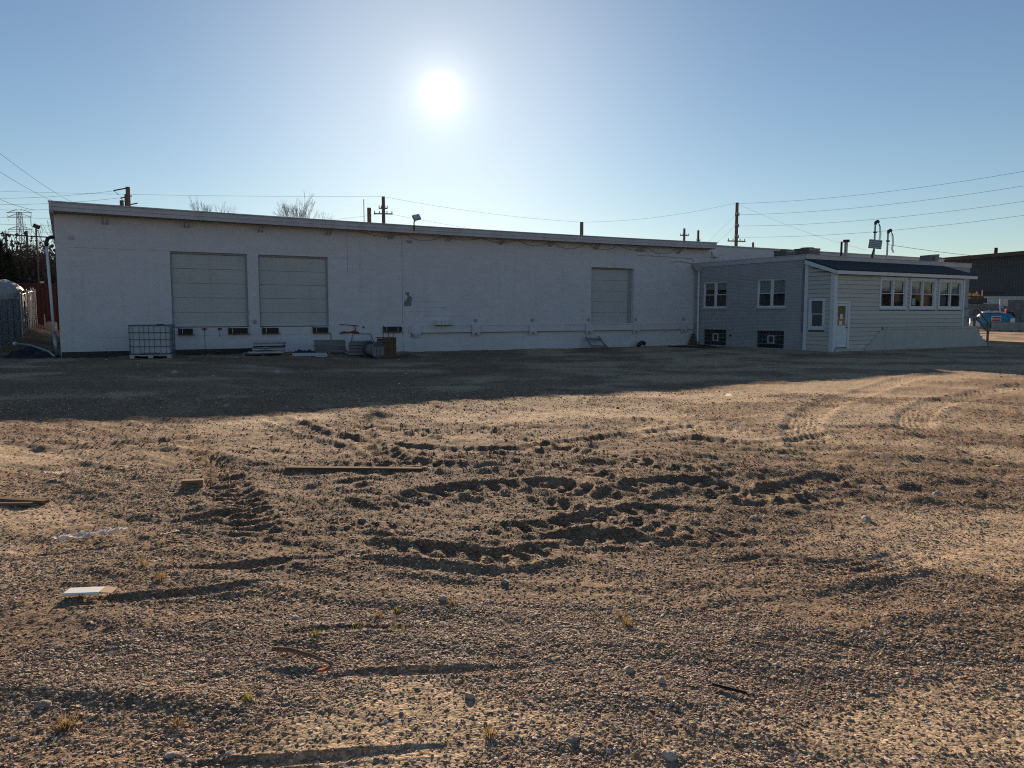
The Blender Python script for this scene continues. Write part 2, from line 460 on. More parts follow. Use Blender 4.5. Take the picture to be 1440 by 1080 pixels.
def make_ground():
    oy = -0.6
    rr = [0.0, 0.5, 1.0, 1.5, 2.0]
    while rr[-1] < 900:
        r = rr[-1]
        rr.append(r + min(max(0.0075, r*r/1500.0), max(0.12, r*0.05)))
    fine = np.radians(np.linspace(-43, 43, 1180))
    rest = np.radians(np.linspace(43, 317, 140))[1:-1]
    th = np.concatenate([fine, rest])
    R, T = np.meshgrid(np.array(rr[1:]), th, indexing='ij')
    x = (R*np.sin(T)).ravel(); y = (R*np.cos(T)).ravel() + oy
    z = height(x, y)
    nr, nt = R.shape
    verts = np.stack([x, y, z], 1)
    c = np.array([[0.0, oy, hz(0, oy)]])
    verts = np.concatenate([verts, c]); ci = len(verts)-1
    i, j = np.meshgrid(np.arange(nr-1), np.arange(nt), indexing='ij')
    j2 = (j+1) % nt
    quads = np.stack([i*nt+j, i*nt+j2, (i+1)*nt+j2, (i+1)*nt+j], -1).reshape(-1, 4)[:, ::-1]
    tris = np.stack([np.full(nt, ci), (np.arange(nt)+1) % nt, np.arange(nt)], 1)[:, ::-1]
    me = bpy.data.meshes.new('ground')
    nq, ntr = len(quads), len(tris)
    me.vertices.add(len(verts)); me.vertices.foreach_set('co', verts.astype(np.float32).ravel())
    me.loops.add(nq*4 + ntr*3)
    me.loops.foreach_set('vertex_index', np.concatenate([quads.ravel(), tris.ravel()]).astype(np.int32))
    me.polygons.add(nq+ntr)
    me.polygons.foreach_set('loop_start', np.concatenate([np.arange(nq)*4, nq*4 + np.arange(ntr)*3]).astype(np.int32))
    me.polygons.foreach_set('use_smooth', np.ones(nq+ntr, dtype=bool))
    me.update(calc_edges=True); me.validate()
    ch, sd = masks(verts[:,0], verts[:,1])
    for nm, arr in (('churn', ch), ('sand', sd)):
        a = me.attributes.new(nm, 'FLOAT', 'POINT'); a.data.foreach_set('value', arr.astype(np.float32))
    o = bpy.data.objects.new('ground', me); COL.objects.link(o)
    tag(o, kind='structure')
    return o

def ground_material():
    m = bpy.data.materials.new('ground_dirt'); m.use_nodes = True
    N, L = m.node_tree.nodes, m.node_tree.links
    bs = N['Principled BSDF']; bs.inputs['Roughness'].default_value = 0.95; bs.inputs['Specular IOR Level'].default_value = 0.12
    tc = N.new('ShaderNodeTexCoord')
    def noise(scale, det=6, rough=0.6):
        n = N.new('ShaderNodeTexNoise'); n.inputs['Scale'].default_value = scale; n.inputs['Detail'].default_value = det
        n.inputs['Roughness'].default_value = rough; L.new(tc.outputs['Object'], n.inputs['Vector']); return n.outputs[0]
    def ramp(src, lo, hi, a=0.0, b=1.0):
        r = N.new('ShaderNodeMapRange'); r.interpolation_type = 'SMOOTHSTEP'; L.new(src, r.inputs[0])
        r.inputs[1].default_value = lo; r.inputs[2].default_value = hi; r.inputs[3].default_value = a; r.inputs[4].default_value = b
        return r.outputs[0]
    def mix(fac, a, b, mode='MIX'):
        x = N.new('ShaderNodeMix'); x.data_type = 'RGBA'; x.blend_type = mode
        if isinstance(fac, float): x.inputs[0].default_value = fac
        else: L.new(fac, x.inputs[0])
        for i, v in ((6, a), (7, b)):
            if isinstance(v, tuple): x.inputs[i].default_value = (*v, 1)
            else: L.new(v, x.inputs[i])
        return x.outputs[2]
    def attr(n):
        a = N.new('ShaderNodeAttribute'); a.attribute_name = n; return a.outputs['Fac']
    col = mix(ramp(noise(0.35, 5), 0.35, 0.68), (0.235,0.155,0.097), (0.330,0.226,0.142))
    col = mix(ramp(noise(1.6, 8, 0.7), 0.45, 0.75), col, (0.195,0.132,0.088))
    col = mix(attr('sand'), col, (0.450,0.328,0.212))
    ch = N.new('ShaderNodeMath'); ch.operation = 'MULTIPLY'; L.new(attr('churn'), ch.inputs[0]); L.new(ramp(noise(2.2, 6), 0.3, 0.6), ch.inputs[1])
    col = mix(ch.outputs[0], col, (0.178,0.115,0.072))
    # grit: single pale and dark grains
    vo = N.new('ShaderNodeTexVoronoi'); vo.inputs['Scale'].default_value = 75.0; L.new(tc.outputs['Object'], vo.inputs['Vector'])
    sv = N.new('ShaderNodeSeparateColor'); L.new(vo.outputs['Color'], sv.inputs[0])
    gr = N.new('ShaderNodeMapRange'); L.new(sv.outputs[0], gr.inputs[0]); gr.inputs[3].default_value = 0.55; gr.inputs[4].default_value = 1.45
    vo2 = N.new('ShaderNodeTexVoronoi'); vo2.inputs['Scale'].default_value = 22.0; L.new(tc.outputs['Object'], vo2.inputs['Vector'])
    sv2 = N.new('ShaderNodeSeparateColor'); L.new(vo2.outputs['Color'], sv2.inputs[0])
    gr2 = N.new('ShaderNodeMapRange'); L.new(sv2.outputs[1], gr2.inputs[0]); gr2.inputs[3].default_value = 0.75; gr2.inputs[4].default_value = 1.25
    mm = N.new('ShaderNodeMath'); mm.operation = 'MULTIPLY'; L.new(gr.outputs[0], mm.inputs[0]); L.new(gr2.outputs[0], mm.inputs[1])
    cc = N.new('ShaderNodeVectorMath'); cc.operation = 'SCALE'; L.new(col, cc.inputs[0]); L.new(mm.outputs[0], cc.inputs['Scale'])
    L.new(cc.outputs[0], bs.inputs['Base Color'])
    b1 = N.new('ShaderNodeBump'); b1.inputs['Strength'].default_value = 0.9; b1.inputs['Distance'].default_value = 0.010
    L.new(noise(14.0, 8, 0.7), b1.inputs['Height'])
    b2 = N.new('ShaderNodeBump'); b2.invert = True; b2.inputs['Strength'].default_value = 0.45; b2.inputs['Distance'].default_value = 0.008
    L.new(vo.outputs['Distance'], b2.inputs['Height']); L.new(b1.outputs[0], b2.inputs['Normal'])
    L.new(b2.outputs[0], bs.inputs['Normal'])
    return m
GROUND = make_ground()
GROUND.data.materials.append(ground_material())

# loose stones and clods: one scatter each
def pebble_material(name, stops, rough=0.75):
    m = bpy.data.materials.new(name); m.use_nodes = True
    N, L = m.node_tree.nodes, m.node_tree.links; bs = N['Principled BSDF']
    bs.inputs['Roughness'].default_value = rough; bs.inputs['Specular IOR Level'].default_value = 0.25
    oi = N.new('ShaderNodeObjectInfo'); cr = N.new('ShaderNodeValToRGB'); L.new(oi.outputs['Random'], cr.inputs[0])
    e = cr.color_ramp.elements
    while len(e) < len(stops): e.new(0.5)
    for i, (p, c) in enumerate(stops): e[i].position = p; e[i].color = (*c, 1)
    tc = N.new('ShaderNodeTexCoord'); nz = N.new('ShaderNodeTexNoise'); nz.inputs['Scale'].default_value = 3.0
    L.new(tc.outputs['Object'], nz.inputs['Vector'])
    mr = N.new('ShaderNodeMapRange'); L.new(nz.outputs[0], mr.inputs[0]); mr.inputs[3].default_value = 0.7; mr.inputs[4].default_value = 1.3
    vm = N.new('ShaderNodeVectorMath'); vm.operation = 'SCALE'; L.new(cr.outputs[0], vm.inputs[0]); L.new(mr.outputs[0], vm.inputs['Scale'])
    L.new(vm.outputs[0], bs.inputs['Base Color'])
    return m
def scatter(name, label, pts, scl, rot, var, mat, rough=0.35):
    me = bpy.data.meshes.new(name)
    me.vertices.add(len(pts)); me.vertices.foreach_set('co', pts.astype(np.float32).ravel())
    for nm, arr in (('scl', scl), ('rot', rot)):
        a = me.attributes.new(nm, 'FLOAT_VECTOR', 'POINT'); a.data.foreach_set('vector', arr.astype(np.float32).ravel())
    a = me.attributes.new('var', 'INT', 'POINT'); a.data.foreach_set('value', var.astype(np.int32))
    o = bpy.data.objects.new(name, me); COL.objects.link(o); me.materials.append(mat)
    ng = bpy.data.node_groups.new(name + '_scatter', 'GeometryNodeTree')
    ng.interface.new_socket('Geometry', in_out='INPUT', socket_type='NodeSocketGeometry')
    ng.interface.new_socket('Geometry', in_out='OUTPUT', socket_type='NodeSocketGeometry')
    N, L = ng.nodes, ng.links
    gi = N.new('NodeGroupInput'); go = N.new('NodeGroupOutput')
    iop = N.new('GeometryNodeInstanceOnPoints'); join = N.new('GeometryNodeJoinGeometry')
    for k in range(5):
        ico = N.new('GeometryNodeMeshIcoSphere'); ico.inputs['Radius'].default_value = 1.0; ico.inputs['Subdivisions'].default_value = 3
        nz = N.new('ShaderNodeTexNoise'); nz.noise_dimensions = '4D'; nz.inputs['W'].default_value = k*7.7 + 1
        nz.inputs['Scale'].default_value = 1.15; nz.inputs['Detail'].default_value = 2.5
        sub = N.new('ShaderNodeVectorMath'); sub.operation = 'SUBTRACT'; L.new(nz.outputs['Color'], sub.inputs[0]); sub.inputs[1].default_value = (.5,.5,.5)
        sc = N.new('ShaderNodeVectorMath'); sc.operation = 'SCALE'; L.new(sub.outputs[0], sc.inputs[0]); sc.inputs['Scale'].default_value = rough*6
        sp = N.new('GeometryNodeSetPosition'); L.new(ico.outputs[0], sp.inputs['Geometry']); L.new(sc.outputs[0], sp.inputs['Offset'])
        sm = N.new('GeometryNodeSetMaterial'); sm.inputs['Material'].default_value = mat; L.new(sp.outputs[0], sm.inputs['Geometry'])
        g2 = N.new('GeometryNodeGeometryToInstance'); L.new(sm.outputs[0], g2.inputs[0]); L.new(g2.outputs[0], join.inputs[0])
    def named(n, t):
        a = N.new('GeometryNodeInputNamedAttribute'); a.data_type = t; a.inputs['Name'].default_value = n
        return [s for s in a.outputs if s.enabled][0]
    L.new(gi.outputs[0], iop.inputs['Points']); L.new(join.outputs[0], iop.inputs['Instance'])
    iop.inputs['Pick Instance'].default_value = True
    L.new(named('var', 'INT'), iop.inputs['Instance Index'])
    L.new(named('rot', 'FLOAT_VECTOR'), iop.inputs['Rotation']); L.new(named('scl', 'FLOAT_VECTOR'), iop.inputs['Scale'])
    L.new(iop.outputs[0], go.inputs[0])
    md = o.modifiers.new('scatter', 'NODES'); md.node_group = ng
    tag(o, label, name, kind='stuff')
    return o
def polar_points(n, r0, r1, half=50, power=1.0):
    r = np.sqrt(_rng.uniform(r0*r0, r1*r1, n)) if power == 1 else r0*(r1/r0)**_rng.uniform(0, 1, n)
    t = np.radians(_rng.uniform(-half, half, n))
    return r*np.sin(t), r*np.cos(t)
def scatter_set(bands, size_lo, size_hi, keep, sink=0.25, flat=(0.45, 0.85), fall=2.2):
    P, S = [], []
    for n, r0, r1, k in bands:
        x, y = polar_points(n, r0, r1)
        m = keep(x, y); x, y = x[m], y[m]
        s = size_lo + (size_hi-size_lo)*_rng.uniform(0, 1, len(x))**fall
        s = s*k
        P.append(np.stack([x, y], 1)); S.append(s)
    P = np.concatenate(P); S = np.concatenate(S)
    n = len(P)
    z = height(P[:,0], P[:,1])
    scl = np.stack([S*_rng.uniform(.75,1.35,n), S*_rng.uniform(.7,1.1,n), S*_rng.uniform(*flat,n)], 1)
    pts = np.stack([P[:,0], P[:,1], z + scl[:,2]*(1-2*sink)*0.8], 1)
    rot = np.stack([_rng.normal(0,.3,n), _rng.normal(0,.3,n), _rng.uniform(0,6.28,n)], 1)
    return pts, scl, rot, _rng.randint(0, 5, n)
def keep_gravel(x, y):
    ch, sd = masks(x, y)
    c = fbm(x, y, 0.9, 3, 90)
    p = np.clip(0.92 - 0.62*sd + 0.8*c, 0.2, 1)*(1-0.35*ch)
    return _rng.uniform(0, 1, len(x)) < p
def keep_clod(x, y):
    ch, sd = masks(x, y)
    p = np.clip(ch*1.1 - 0.1 + 0.5*fbm(x, y, 1.2, 3, 95) + 0.2*sstep(7.5, 10, np.hypot(x, y)), 0.01, 1)
    return _rng.uniform(0, 1, len(x)) < p
grav_mat = pebble_material('gravel_stone', [(0.0,(.19,.125,.085)),(0.2,(.30,.205,.138)),(0.45,(.42,.295,.195)),(0.65,(.35,.23,.162)),(0.8,(.53,.395,.275)),(0.93,(.80,.68,.53)),(1.0,(.34,.18,.105))])
scatter('gravel', 'loose grey and tan gravel strewn over the lot',
        *scatter_set([(200000, 1.6, 4.6, 1.0), (240000, 4.6, 9.5, 1.05), (130000, 9.5, 18.0, 1.35), (2600, 10.0, 32.0, 3.2)], 0.0028, 0.0100, keep_gravel, sink=0.36, flat=(0.22,0.46), fall=1.8), grav_mat)
clod_mat = pebble_material('dirt_clod', [(0.0,(.13,.085,.055)),(0.5,(.18,.12,.08)),(1.0,(.24,.16,.105))], 0.95)
scatter('dirt_clods', 'brown clods of churned earth along the tyre ruts',
        *scatter_set([(2000, 4.5, 12.5, 1.0), (6000, 9.0, 18.0, 0.95)], 0.003, 0.018, keep_clod, sink=0.38, flat=(0.35,0.65), fall=3.0), clod_mat, rough=0.5)

# ------------------------------------------------------------------ shared materials
white_wall = material('white_block_paint', (0.68,0.645,0.66), 0.75, var=(0.57,0.54,0.55), var_scale=0.5, var_amt=0.4, bump=0.3, bump_scale=25, bump_dist=0.004, streak=0.2, streak_col=(0.34,0.32,0.30), bricks=(0.4,0.2,0.007,0.95))
grey_brick = material('grey_painted_brick', (0.43,0.435,0.45), 0.75, var=(0.36,0.365,0.38), var_scale=0.8, var_amt=0.7, streak=0.2, streak_col=(0.24,0.24,0.24), bricks=(0.21,0.072,0.010,0.62))
fascia_m = material('fascia_metal', (0.54,0.52,0.54), 0.5, var=(0.36,0.34,0.33), var_scale=1.2, var_amt=0.5, streak=0.3, streak_col=(0.27,0.22,0.19))
soffit_m = material('soffit_wood', (0.30,0.27,0.25), 0.85, var=(0.22,0.18,0.16), var_scale=2.0)
dock_paint = material('dock_door_paint', (0.52,0.505,0.485), 0.55, var=(0.44,0.425,0.40), var_scale=0.9, var_amt=0.6, streak=0.2, streak_col=(0.30,0.27,0.23))
frame_dk = material('door_frame_paint', (0.33,0.33,0.33), 0.6, var=(0.25,0.23,0.21), var_scale=3)
rust = material('rust', (0.20,0.085,0.035), 0.9, var=(0.08,0.04,0.025), var_scale=9, var_amt=0.8, bump=0.5, bump_scale=40)
rust_stain = material('rust_stain', (0.33,0.24,0.13), 0.85, var=(0.50,0.46,0.40), var_scale=5, var_amt=0.7, stretch=(1,1,.3))
dark_steel = material('dark_steel', (0.05,0.05,0.055), 0.55, metal=0.4, var=(0.10,0.07,0.05), var_scale=6)
galv = material('galvanised_steel', (0.36,0.37,0.38), 0.45, metal=0.7, var=(0.22,0.22,0.23), var_scale=7)
black_rubber = material('black_rubber', (0.03,0.03,0.032), 0.8, var=(0.08,0.075,0.07), var_scale=10, bump=0.4)
siding_m = material('clapboard_paint', (0.56,0.53,0.48), 0.65, var=(0.48,0.45,0.41), var_scale=1.6, var_amt=0.5, stretch=(.3,1,3), rand=0.08)
trim_m = material('white_trim_paint', (0.70,0.71,0.73), 0.5, var=(0.58,0.58,0.58), var_scale=2.5, var_amt=0.5)
shingle = material('dark_shingle', (0.035,0.037,0.042), 0.95, var=(0.07,0.07,0.072), var_scale=14, var_amt=0.7, bump=0.6, bump_scale=30)
concrete = material('painted_concrete', (0.50,0.485,0.45), 0.85, var=(0.40,0.385,0.36), var_scale=1.7, var_amt=0.6, bump=0.4, bump_scale=35, streak=0.3, streak_col=(0.25,0.24,0.22))
raw_concrete = material('raw_concrete', (0.33,0.31,0.28), 0.9, var=(0.22,0.21,0.19), var_scale=2.0, var_amt=0.8, bump=0.5, bump_scale=20, rand=0.18)
grey_wood = material('weathered_wood', (0.26,0.25,0.24), 0.9, spec=.08, var=(0.16,0.15,0.14), var_scale=6, stretch=(.3,3,3), bump=0.3, rand=0.2)
brown_wood = material('brown_wood', (0.16,0.105,0.07), 0.9, spec=.06, var=(0.10,0.068,0.048), var_scale=5, stretch=(.4,3,3), bump=0.3, rand=0.15)
pale_board = material('pale_board', (0.55,0.56,0.58), 0.6, var=(0.42,0.42,0.43), var_scale=4, rand=0.1)
black_plastic = material('black_plastic', (0.018,0.018,0.02), 0.45, spec=0.5)
glass_block = material('glass_block', (0.035,0.045,0.05), 0.12, spec=0.6, rand=0.5)
mortar_m = material('block_mortar', (0.45,0.46,0.46), 0.9)
interior_m = material('room_wall', (0.22,0.21,0.20), 0.9)
blind_m = material('window_blind', (0.42,0.42,0.40), 0.8, var=(0.34,0.34,0.32), var_scale=1.0, stretch=(1,1,40))
lit_board_tan = material('lit_tan_board', (0.48,0.33,0.16), 0.8, var=(0.28,0.17,0.08), var_scale=3, stretch=(9,1,.5))  # tan board behind the door glass, sunlit interior put into its colour
paper_m = material('white_paper', (0.75,0.75,0.73), 0.7)
lit_room_brown = material('lit_room_brown', (0.16,0.11,0.06), 0.9, var=(0.09,0.06,0.04), var_scale=3, stretch=(6,1,.4))  # brown of the sunlit interior, painted on a sheet behind the middle window

def glass_material():
    m = bpy.data.materials.new('window_glass'); m.use_nodes = True
    N, L = m.node_tree.nodes, m.node_tree.links
    N.remove(N['Principled BSDF'])
    tr = N.new('ShaderNodeBsdfTransparent'); tr.inputs[0].default_value = (.86,.89,.89,1)
    gl = N.new('ShaderNodeBsdfGlossy'); gl.inputs['Roughness'].default_value = 0.03
    lw = N.new('ShaderNodeLayerWeight'); lw.inputs['Blend'].default_value = 0.5
    pw = N.new('ShaderNodeMath'); pw.operation = 'POWER'; L.new(lw.outputs['Facing'], pw.inputs[0]); pw.inputs[1].default_value = 4.0
    mr = N.new('ShaderNodeMath'); mr.operation = 'MULTIPLY_ADD'; L.new(pw.outputs[0], mr.inputs[0]); mr.inputs[1].default_value = 0.9; mr.inputs[2].default_value = 0.04
    mx = N.new('ShaderNodeMixShader'); L.new(mr.outputs[0], mx.inputs[0]); L.new(tr.outputs[0], mx.inputs[1]); L.new(gl.outputs[0], mx.inputs[2])
    L.new(mx.outputs[0], N['Material Output'].inputs['Surface'])
    return m
glass = glass_material()

def part_at(o, loc, rz):
    o.location = loc; o.rotation_euler = (0, 0, rz); return o

def window(parent, loc, rz, w, h, units=2, trim=0.0, trim_mat=None, sill=True, blinds=(), depth=0.10, behind=None, sheets=()):
    """double-hung window; x across from 0, z up from 0, face at y=0 looking -y; its pieces are its children"""
    tm = trim_mat or trim_m
    m = MB(); fw = 0.055; y0, y1 = depth-0.05, depth+0.06
    m.box(0, w, y0, y1, 0, fw).box(0, w, y0, y1, h-fw, h)
    m.box(0, fw, y0, y1, fw, h-fw).box(w-fw, w, y0, y1, fw, h-fw)
    for k in range(1, units):
        c = w*k/units; m.box(c-0.05, c+0.05, y0-0.004, y1, fw, h-fw)
    root = part_at(m.build('window', tm, parent), loc, rz)
    if trim:
        t = MB(); a = -0.030; b = 0.02
        t.box(-trim, w+trim, a, b, h+0.001, h+trim).box(-trim, w+trim, a, b, -trim, -0.001)
        t.box(-trim, -0.001, a, b, -0.0005, h+0.0005).box(w+0.001, w+trim, a, b, -0.0005, h+0.0005)
        t.build('trim', tm, root)
    if sill:
        box('sill', tm if trim else mortar_m, root, -0.07-trim*0.4, w+0.07+trim*0.4, -0.075, depth-0.05, -0.075-trim, -0.002-trim, bevel=0.006)
    uw = w/units
    for k in range(units):
        xa = k*uw + (fw if k == 0 else 0.05); xb = (k+1)*uw - (fw if k == units-1 else 0.05)
        mid = h*0.5
        for lo, hi, yy in ((fw, mid+0.02, depth-0.012), (mid-0.02, h-fw, depth+0.022)):
            s = MB(); sw = 0.038
            s.box(xa, xb, yy, yy+0.03, lo, lo+sw).box(xa, xb, yy, yy+0.03, hi-sw, hi).box(xa, xa+sw, yy, yy+0.03, lo+sw, hi-sw).box(xb-sw, xb, yy, yy+0.03, lo+sw, hi-sw)
            s.build('sash', tm, root)
            box('pane', glass, root, xa+sw, xb-sw, yy+0.012, yy+0.018, lo+sw, hi-sw)
    y = depth+0.09
    for k, frac in blinds:
        box('blind', blind_m, root, k*uw+0.06, (k+1)*uw-0.06, y, y+0.012, h-0.07-(h-0.14)*frac, h-0.07)
    for k, mat_, frac in sheets:
        box('inner_sheet', mat_, root, k*uw+0.06, (k+1)*uw-0.06, y+0.03, y+0.045, 0.07, 0.07+(h-0.14)*frac)  # sheet behind the glass; the brown one is painted sunlit interior
    r = MB(); a, b, c, d = 0.0, w, 0.0, h; ya, yb = depth+0.062, depth+1.1
    r.add([(a,ya,c),(b,ya,c),(b,ya,d),(a,ya,d),(a,yb,c),(b,yb,c),(b,yb,d),(a,yb,d)], [(4,5,6,7),(0,4,7,3),(1,2,6,5),(0,1,5,4),(3,7,6,2)])
    r.build('room', interior_m, root)
    return root

# ------------------------------------------------------------------ warehouse
WH = bthing('warehouse_building', 'long white painted warehouse with overhanging flat eave and three dock doors', 'building')
DOORS = [(3.78,6.64,1.19,4.09), (7.07,9.94,1.19,4.085), (23.66,26.435,1.19,4.075)]
ZE = 5.28; DEP = 22.5
gap_shade_m = material('board_gap_shade', (0.13,0.13,0.13), 0.95)  # dark wall core, the shade between clapboards put into its colour
holed_wall(0, 54.3, -0.35, ZE, DOORS, 0.0, 0.30).build('wall', white_wall, WH)
m = MB(); m.add([(0,0,-.35),(0,DEP,-.35),(0,DEP,ZE),(0,0,ZE)], [(3,2,1,0)]); m.add([(54.3,0,-.35),(54.3,DEP,-.35),(54.3,DEP,ZE),(54.3,0,ZE)], [(0,1,2,3)])
m.add([(0,DEP,-.35),(54.3,DEP,-.35),(54.3,DEP,ZE),(0,DEP,ZE)], [(3,2,1,0)])
m.build('wall', white_wall, WH)
box('parapet', white_wall, WH, 31.0, 54.3, 0.003, 0.3, ZE, 5.50)
box('parapet_cap', fascia_m, WH, 31.3, 54.36, -0.05, 0.36, 5.50, 5.57)
m = MB(); m.box(0.0, 31.65, -0.52, DEP+.1, 5.36, 5.50); m.box(31.66, 54.2, 0.31, DEP+.1, 5.30, 5.42); roof = m.build('roof', soffit_m, WH)
# eave fascia, sagging a little between its ends
def eave_z(u): return 5.60 - 0.085*math.sin(math.pi*min(max(u/31.7, 0), 1))**0.8
def sag_strip(u0, u1, n, y0, y1, dz0, dz1):
    m = MB()
    us = [u0 + (u1-u0)*i/n for i in range(n+1)]
    vs = []
    for u in us:
        e = eave_z(u)
        vs += [(u,y0,e+dz0),(u,y0,e+dz1),(u,y1,e+dz1),(u,y1,e+dz0)]
    fs = [(0,1,2,3)]
    for i in range(n):
        a = i*4
        for k in range(4): fs.append((a+k, a+4+k, a+4+(k+1)%4, a+(k+1)%4))
    b = n*4; fs.append((b+3,b+2,b+1,b))
    return m.add(vs, fs)
sag_strip(-0.12, 31.75, 26, -0.62, -0.52, -0.29, 0.0).build('fascia', fascia_m, WH)
sag_strip(-0.15, 31.78, 26, -0.665, -0.50, 0.004, 0.045).build('gutter_edge', fascia_m, WH)
sag_strip(-0.12, 31.75, 26, -0.645, -0.622, -0.155, -0.13).build('fascia_bead', fascia_m, WH)
box('side_fascia', fascia_m, WH, -0.13, 0.0, -0.515, DEP+.1, 5.25, 5.60)
box('soffit', soffit_m, WH, 0.0, 31.7, -0.515, -0.004, 5.285, 5.325)
for k in range(11):
    u = 1.55 + k*2.78
    for du in (0, 0.14):
        MB().bar((u+du,-0.02,4.98+0.03*(k%2)), (u+du,-0.46,5.26), 0.035).build('eave_brace', frame_dk, WH)
# dock doors
for i, (a, b, c, d) in enumerate(DOORS):
    m = MB(); y = 0.10 if i < 2 else 0.22
    m.box(a+0.002, a+0.06, y, y+0.12, c, d-0.002).box(b-0.06 if i < 2 else b-0.20, b-0.002, y, y+0.12, c, d-0.002).box(a+0.06, b-(0.06 if i < 2 else 0.20), y, y+0.12, d-0.07, d-0.002)
    dd = m.build('dock_door', frame_dk, WH)
    dd['label'] = ['left dock door beside the wire cage tote', 'middle dock door of five grey panels', 'right dock door set deep in its opening'][i]
    hh = (d-0.07-c)/5; bb = b-0.06 if i < 2 else b-0.20
    for k in range(5):
        p = MB(); z0, z1 = c+0.004+k*hh, c+(k+1)*hh-0.012
        p.prism_x([(y+0.05,z0),(y+0.10,z0),(y+0.10,z1+0.006),(y+0.062,z1+0.006),(y+0.05,z1-0.012)], a+0.06, bb)
        # two shallow ribs along each panel
        for q in (0.33, 0.66): p.box(a+0.08, bb-0.02, y+0.044, y+0.05, z0+(z1-z0)*q-0.012, z0+(z1-z0)*q+0.012)
        p.build('door_panel', dock_paint, dd)
    box('bottom_seal', black_rubber, dd, a+0.06, bb, y+0.055, y+0.09, c-0.0, c+0.02)
    if i < 2:
        box('sill_angle', rust, dd, a-0.02, b+0.04, -0.022, 0.08, c-0.028, c-0.002)
# dock pits, bumpers and rust under the doors
def bumper(u0, u1, z0=0.88, z1=1.15, frame=True):
    m = MB(); m.box(u0+0.03, u1-0.03, -0.11, -0.012, z0+0.03, z1-0.03)
    b = m.build('dock_bumper', black_rubber, WH, bevel=0.012)
    n = max(3, int((u1-u0)/0.09))
    for k in range(n):
        u = u0+0.05+(u1-u0-0.1)*k/(n-1)
        if k % 3 == 1: MB().box(u-0.011, u+0.011, -0.122, -0.112, z0+0.05, z1-0.05).build('rubber_strip', pale_board if k % 2 else dark_steel, b)
    MB().box(u0, u1+0.04, -0.13, -0.011, z0-0.015, z0+0.012).box(u0, u0+0.025, -0.10, -0.011, z0+0.013, z1).build('bracket', rust, b)
    return b
for a, b in ((3.97,4.52),(5.82,6.62),(7.14,7.82),(9.22,9.9),(12.35,13.25)): bumper(a, b)
box('dock_apron', white_wall, WH, 3.70, 10.02, -0.012, -0.0005, 0.845, 1.155)
box('dock_apron', white_wall, WH, 11.25, 13.35, -0.012, -0.0005, 0.83, 1.16)
box('infill_panel', white_wall, WH, 0.46, 2.5, -0.010, -0.0005, 0.81, 1.17)
def stain(u, z0, z1, w=0.05):
    m = MB(); vs = []; n = 7
    for k in range(n+1):
        t = k/n; z = z1 + (z0-z1)*t; ww = w*(0.6+0.5*random.random())*(1-0.5*t); c = u + random.uniform(-.008,.008)
        vs += [(c-ww/2, -0.0145, z), (c+ww/2, -0.0145, z), (c+ww/2, -0.001, z), (c-ww/2, -0.001, z)]
    fs = [(0,1,2,3)]
    for k in range(n):
        a = k*4
        for q in range(4): fs.append((a+q, a+4+q, a+4+(q+1)%4, a+(q+1)%4))
    m.add(vs, fs); m.build('rust_streak', rust_stain, WH)
for u, z0, z1, w in ((4.93,.62,1.14,.06),(5.5,.78,1.14,.06),(10.0,.28,.86,.06),(12.36,.2,.86,.05),(12.62,.25,.86,.07),(12.84,.12,.86,.05),(11.05,.5,.84,.05),(4.93,.2,.6,.03)): stain(u, z0, z1, w)
for u in (4.93, 5.5): MB().box(u-.07, u+.07, -.06, -.013, 1.06, 1.13).build('anchor_plate', rust, WH)
# torn steel angle beside the third dock
m = MB(); m.tube([(10.4,-.04,0.86),(10.55,-.07,0.90),(10.8,-.05,0.885),(11.0,-.08,0.93),(11.22,-.04,0.87)], [.035,.05,.035,.05,.04], 6)
m.bar((11.1,-.03,0.9),(11.06,-.03,1.18), .05, .02).bar((10.4,-.02,1.24),(11.25,-.02,1.165), .02, .03)
m.build('bent_angle', rust, WH)
box('anchor_plate', rust, WH, 11.42, 11.5, -.03, -.0125, 1.06, 1.14)
# switch, alarm disc, wall fixtures, seams
box('switch_box', frame_dk, WH, 6.80, 6.92, -.06, -.001, 1.30, 1.45)
m = MB(); m.tube([(0.5,-.002,4.45),(0.5,-.05,4.45)], .085, 14).tube([(0.5,-.051,4.45),(0.5,-.09,4.45)], .045, 12); m.build('alarm_bell', galv, WH)
joint_m = material('wall_joint', (0.30,0.30,0.31), 0.9)
box('expansion_joint', joint_m, WH, 10.785, 10.80, -.004, -.0005, 3.4, 5.27)
box('expansion_joint', joint_m, WH, 13.285, 13.305, -.004, -.0005, 0.0, 0.83)
box('expansion_joint', joint_m, WH, 13.285, 13.302, -.004, -.0005, 1.165, 5.27)
box('block_course', joint_m, WH, 0.3, 3.76, -.003, -.0005, 4.09, 4.10)
box('block_course', joint_m, WH, 9.96, 10.78, -.003, -.0005, 4.05, 4.06)
# peeled paint patch: bare block showing through, hourglass outline
pm = material('bare_block', (0.20,0.20,0.205), 0.95, var=(0.30,0.30,0.30), var_scale=9, bump=0.6, bump_scale=30)
pts = [(13.37,2.05),(13.5,2.02),(13.70,2.04),(13.74,2.13),(13.71,2.2),(13.76,2.30),(13.78,2.40),(13.70,2.47),(13.62,2.52),(13.60,2.56),(13.65,2.62),(13.60,2.66),(13.45,2.65),(13.42,2.60),(13.50,2.54),(13.55,2.47),(13.52,2.38),(13.45,2.3),(13.39,2.24),(13.36,2.14)]
MB().prism_y(pts, -0.004, -0.0004).build('peeled_patch', pm, WH)
for z, a, b in ((2.24,13.8,15.1),(1.98,13.9,15.4),(1.80,13.6,14.7),(1.58,14.3,16.2),(1.62,14.3,15.0)):
    MB().box(a, b, -.003, -.0005, z, z+.010).build('mortar_crack', joint_m, WH)
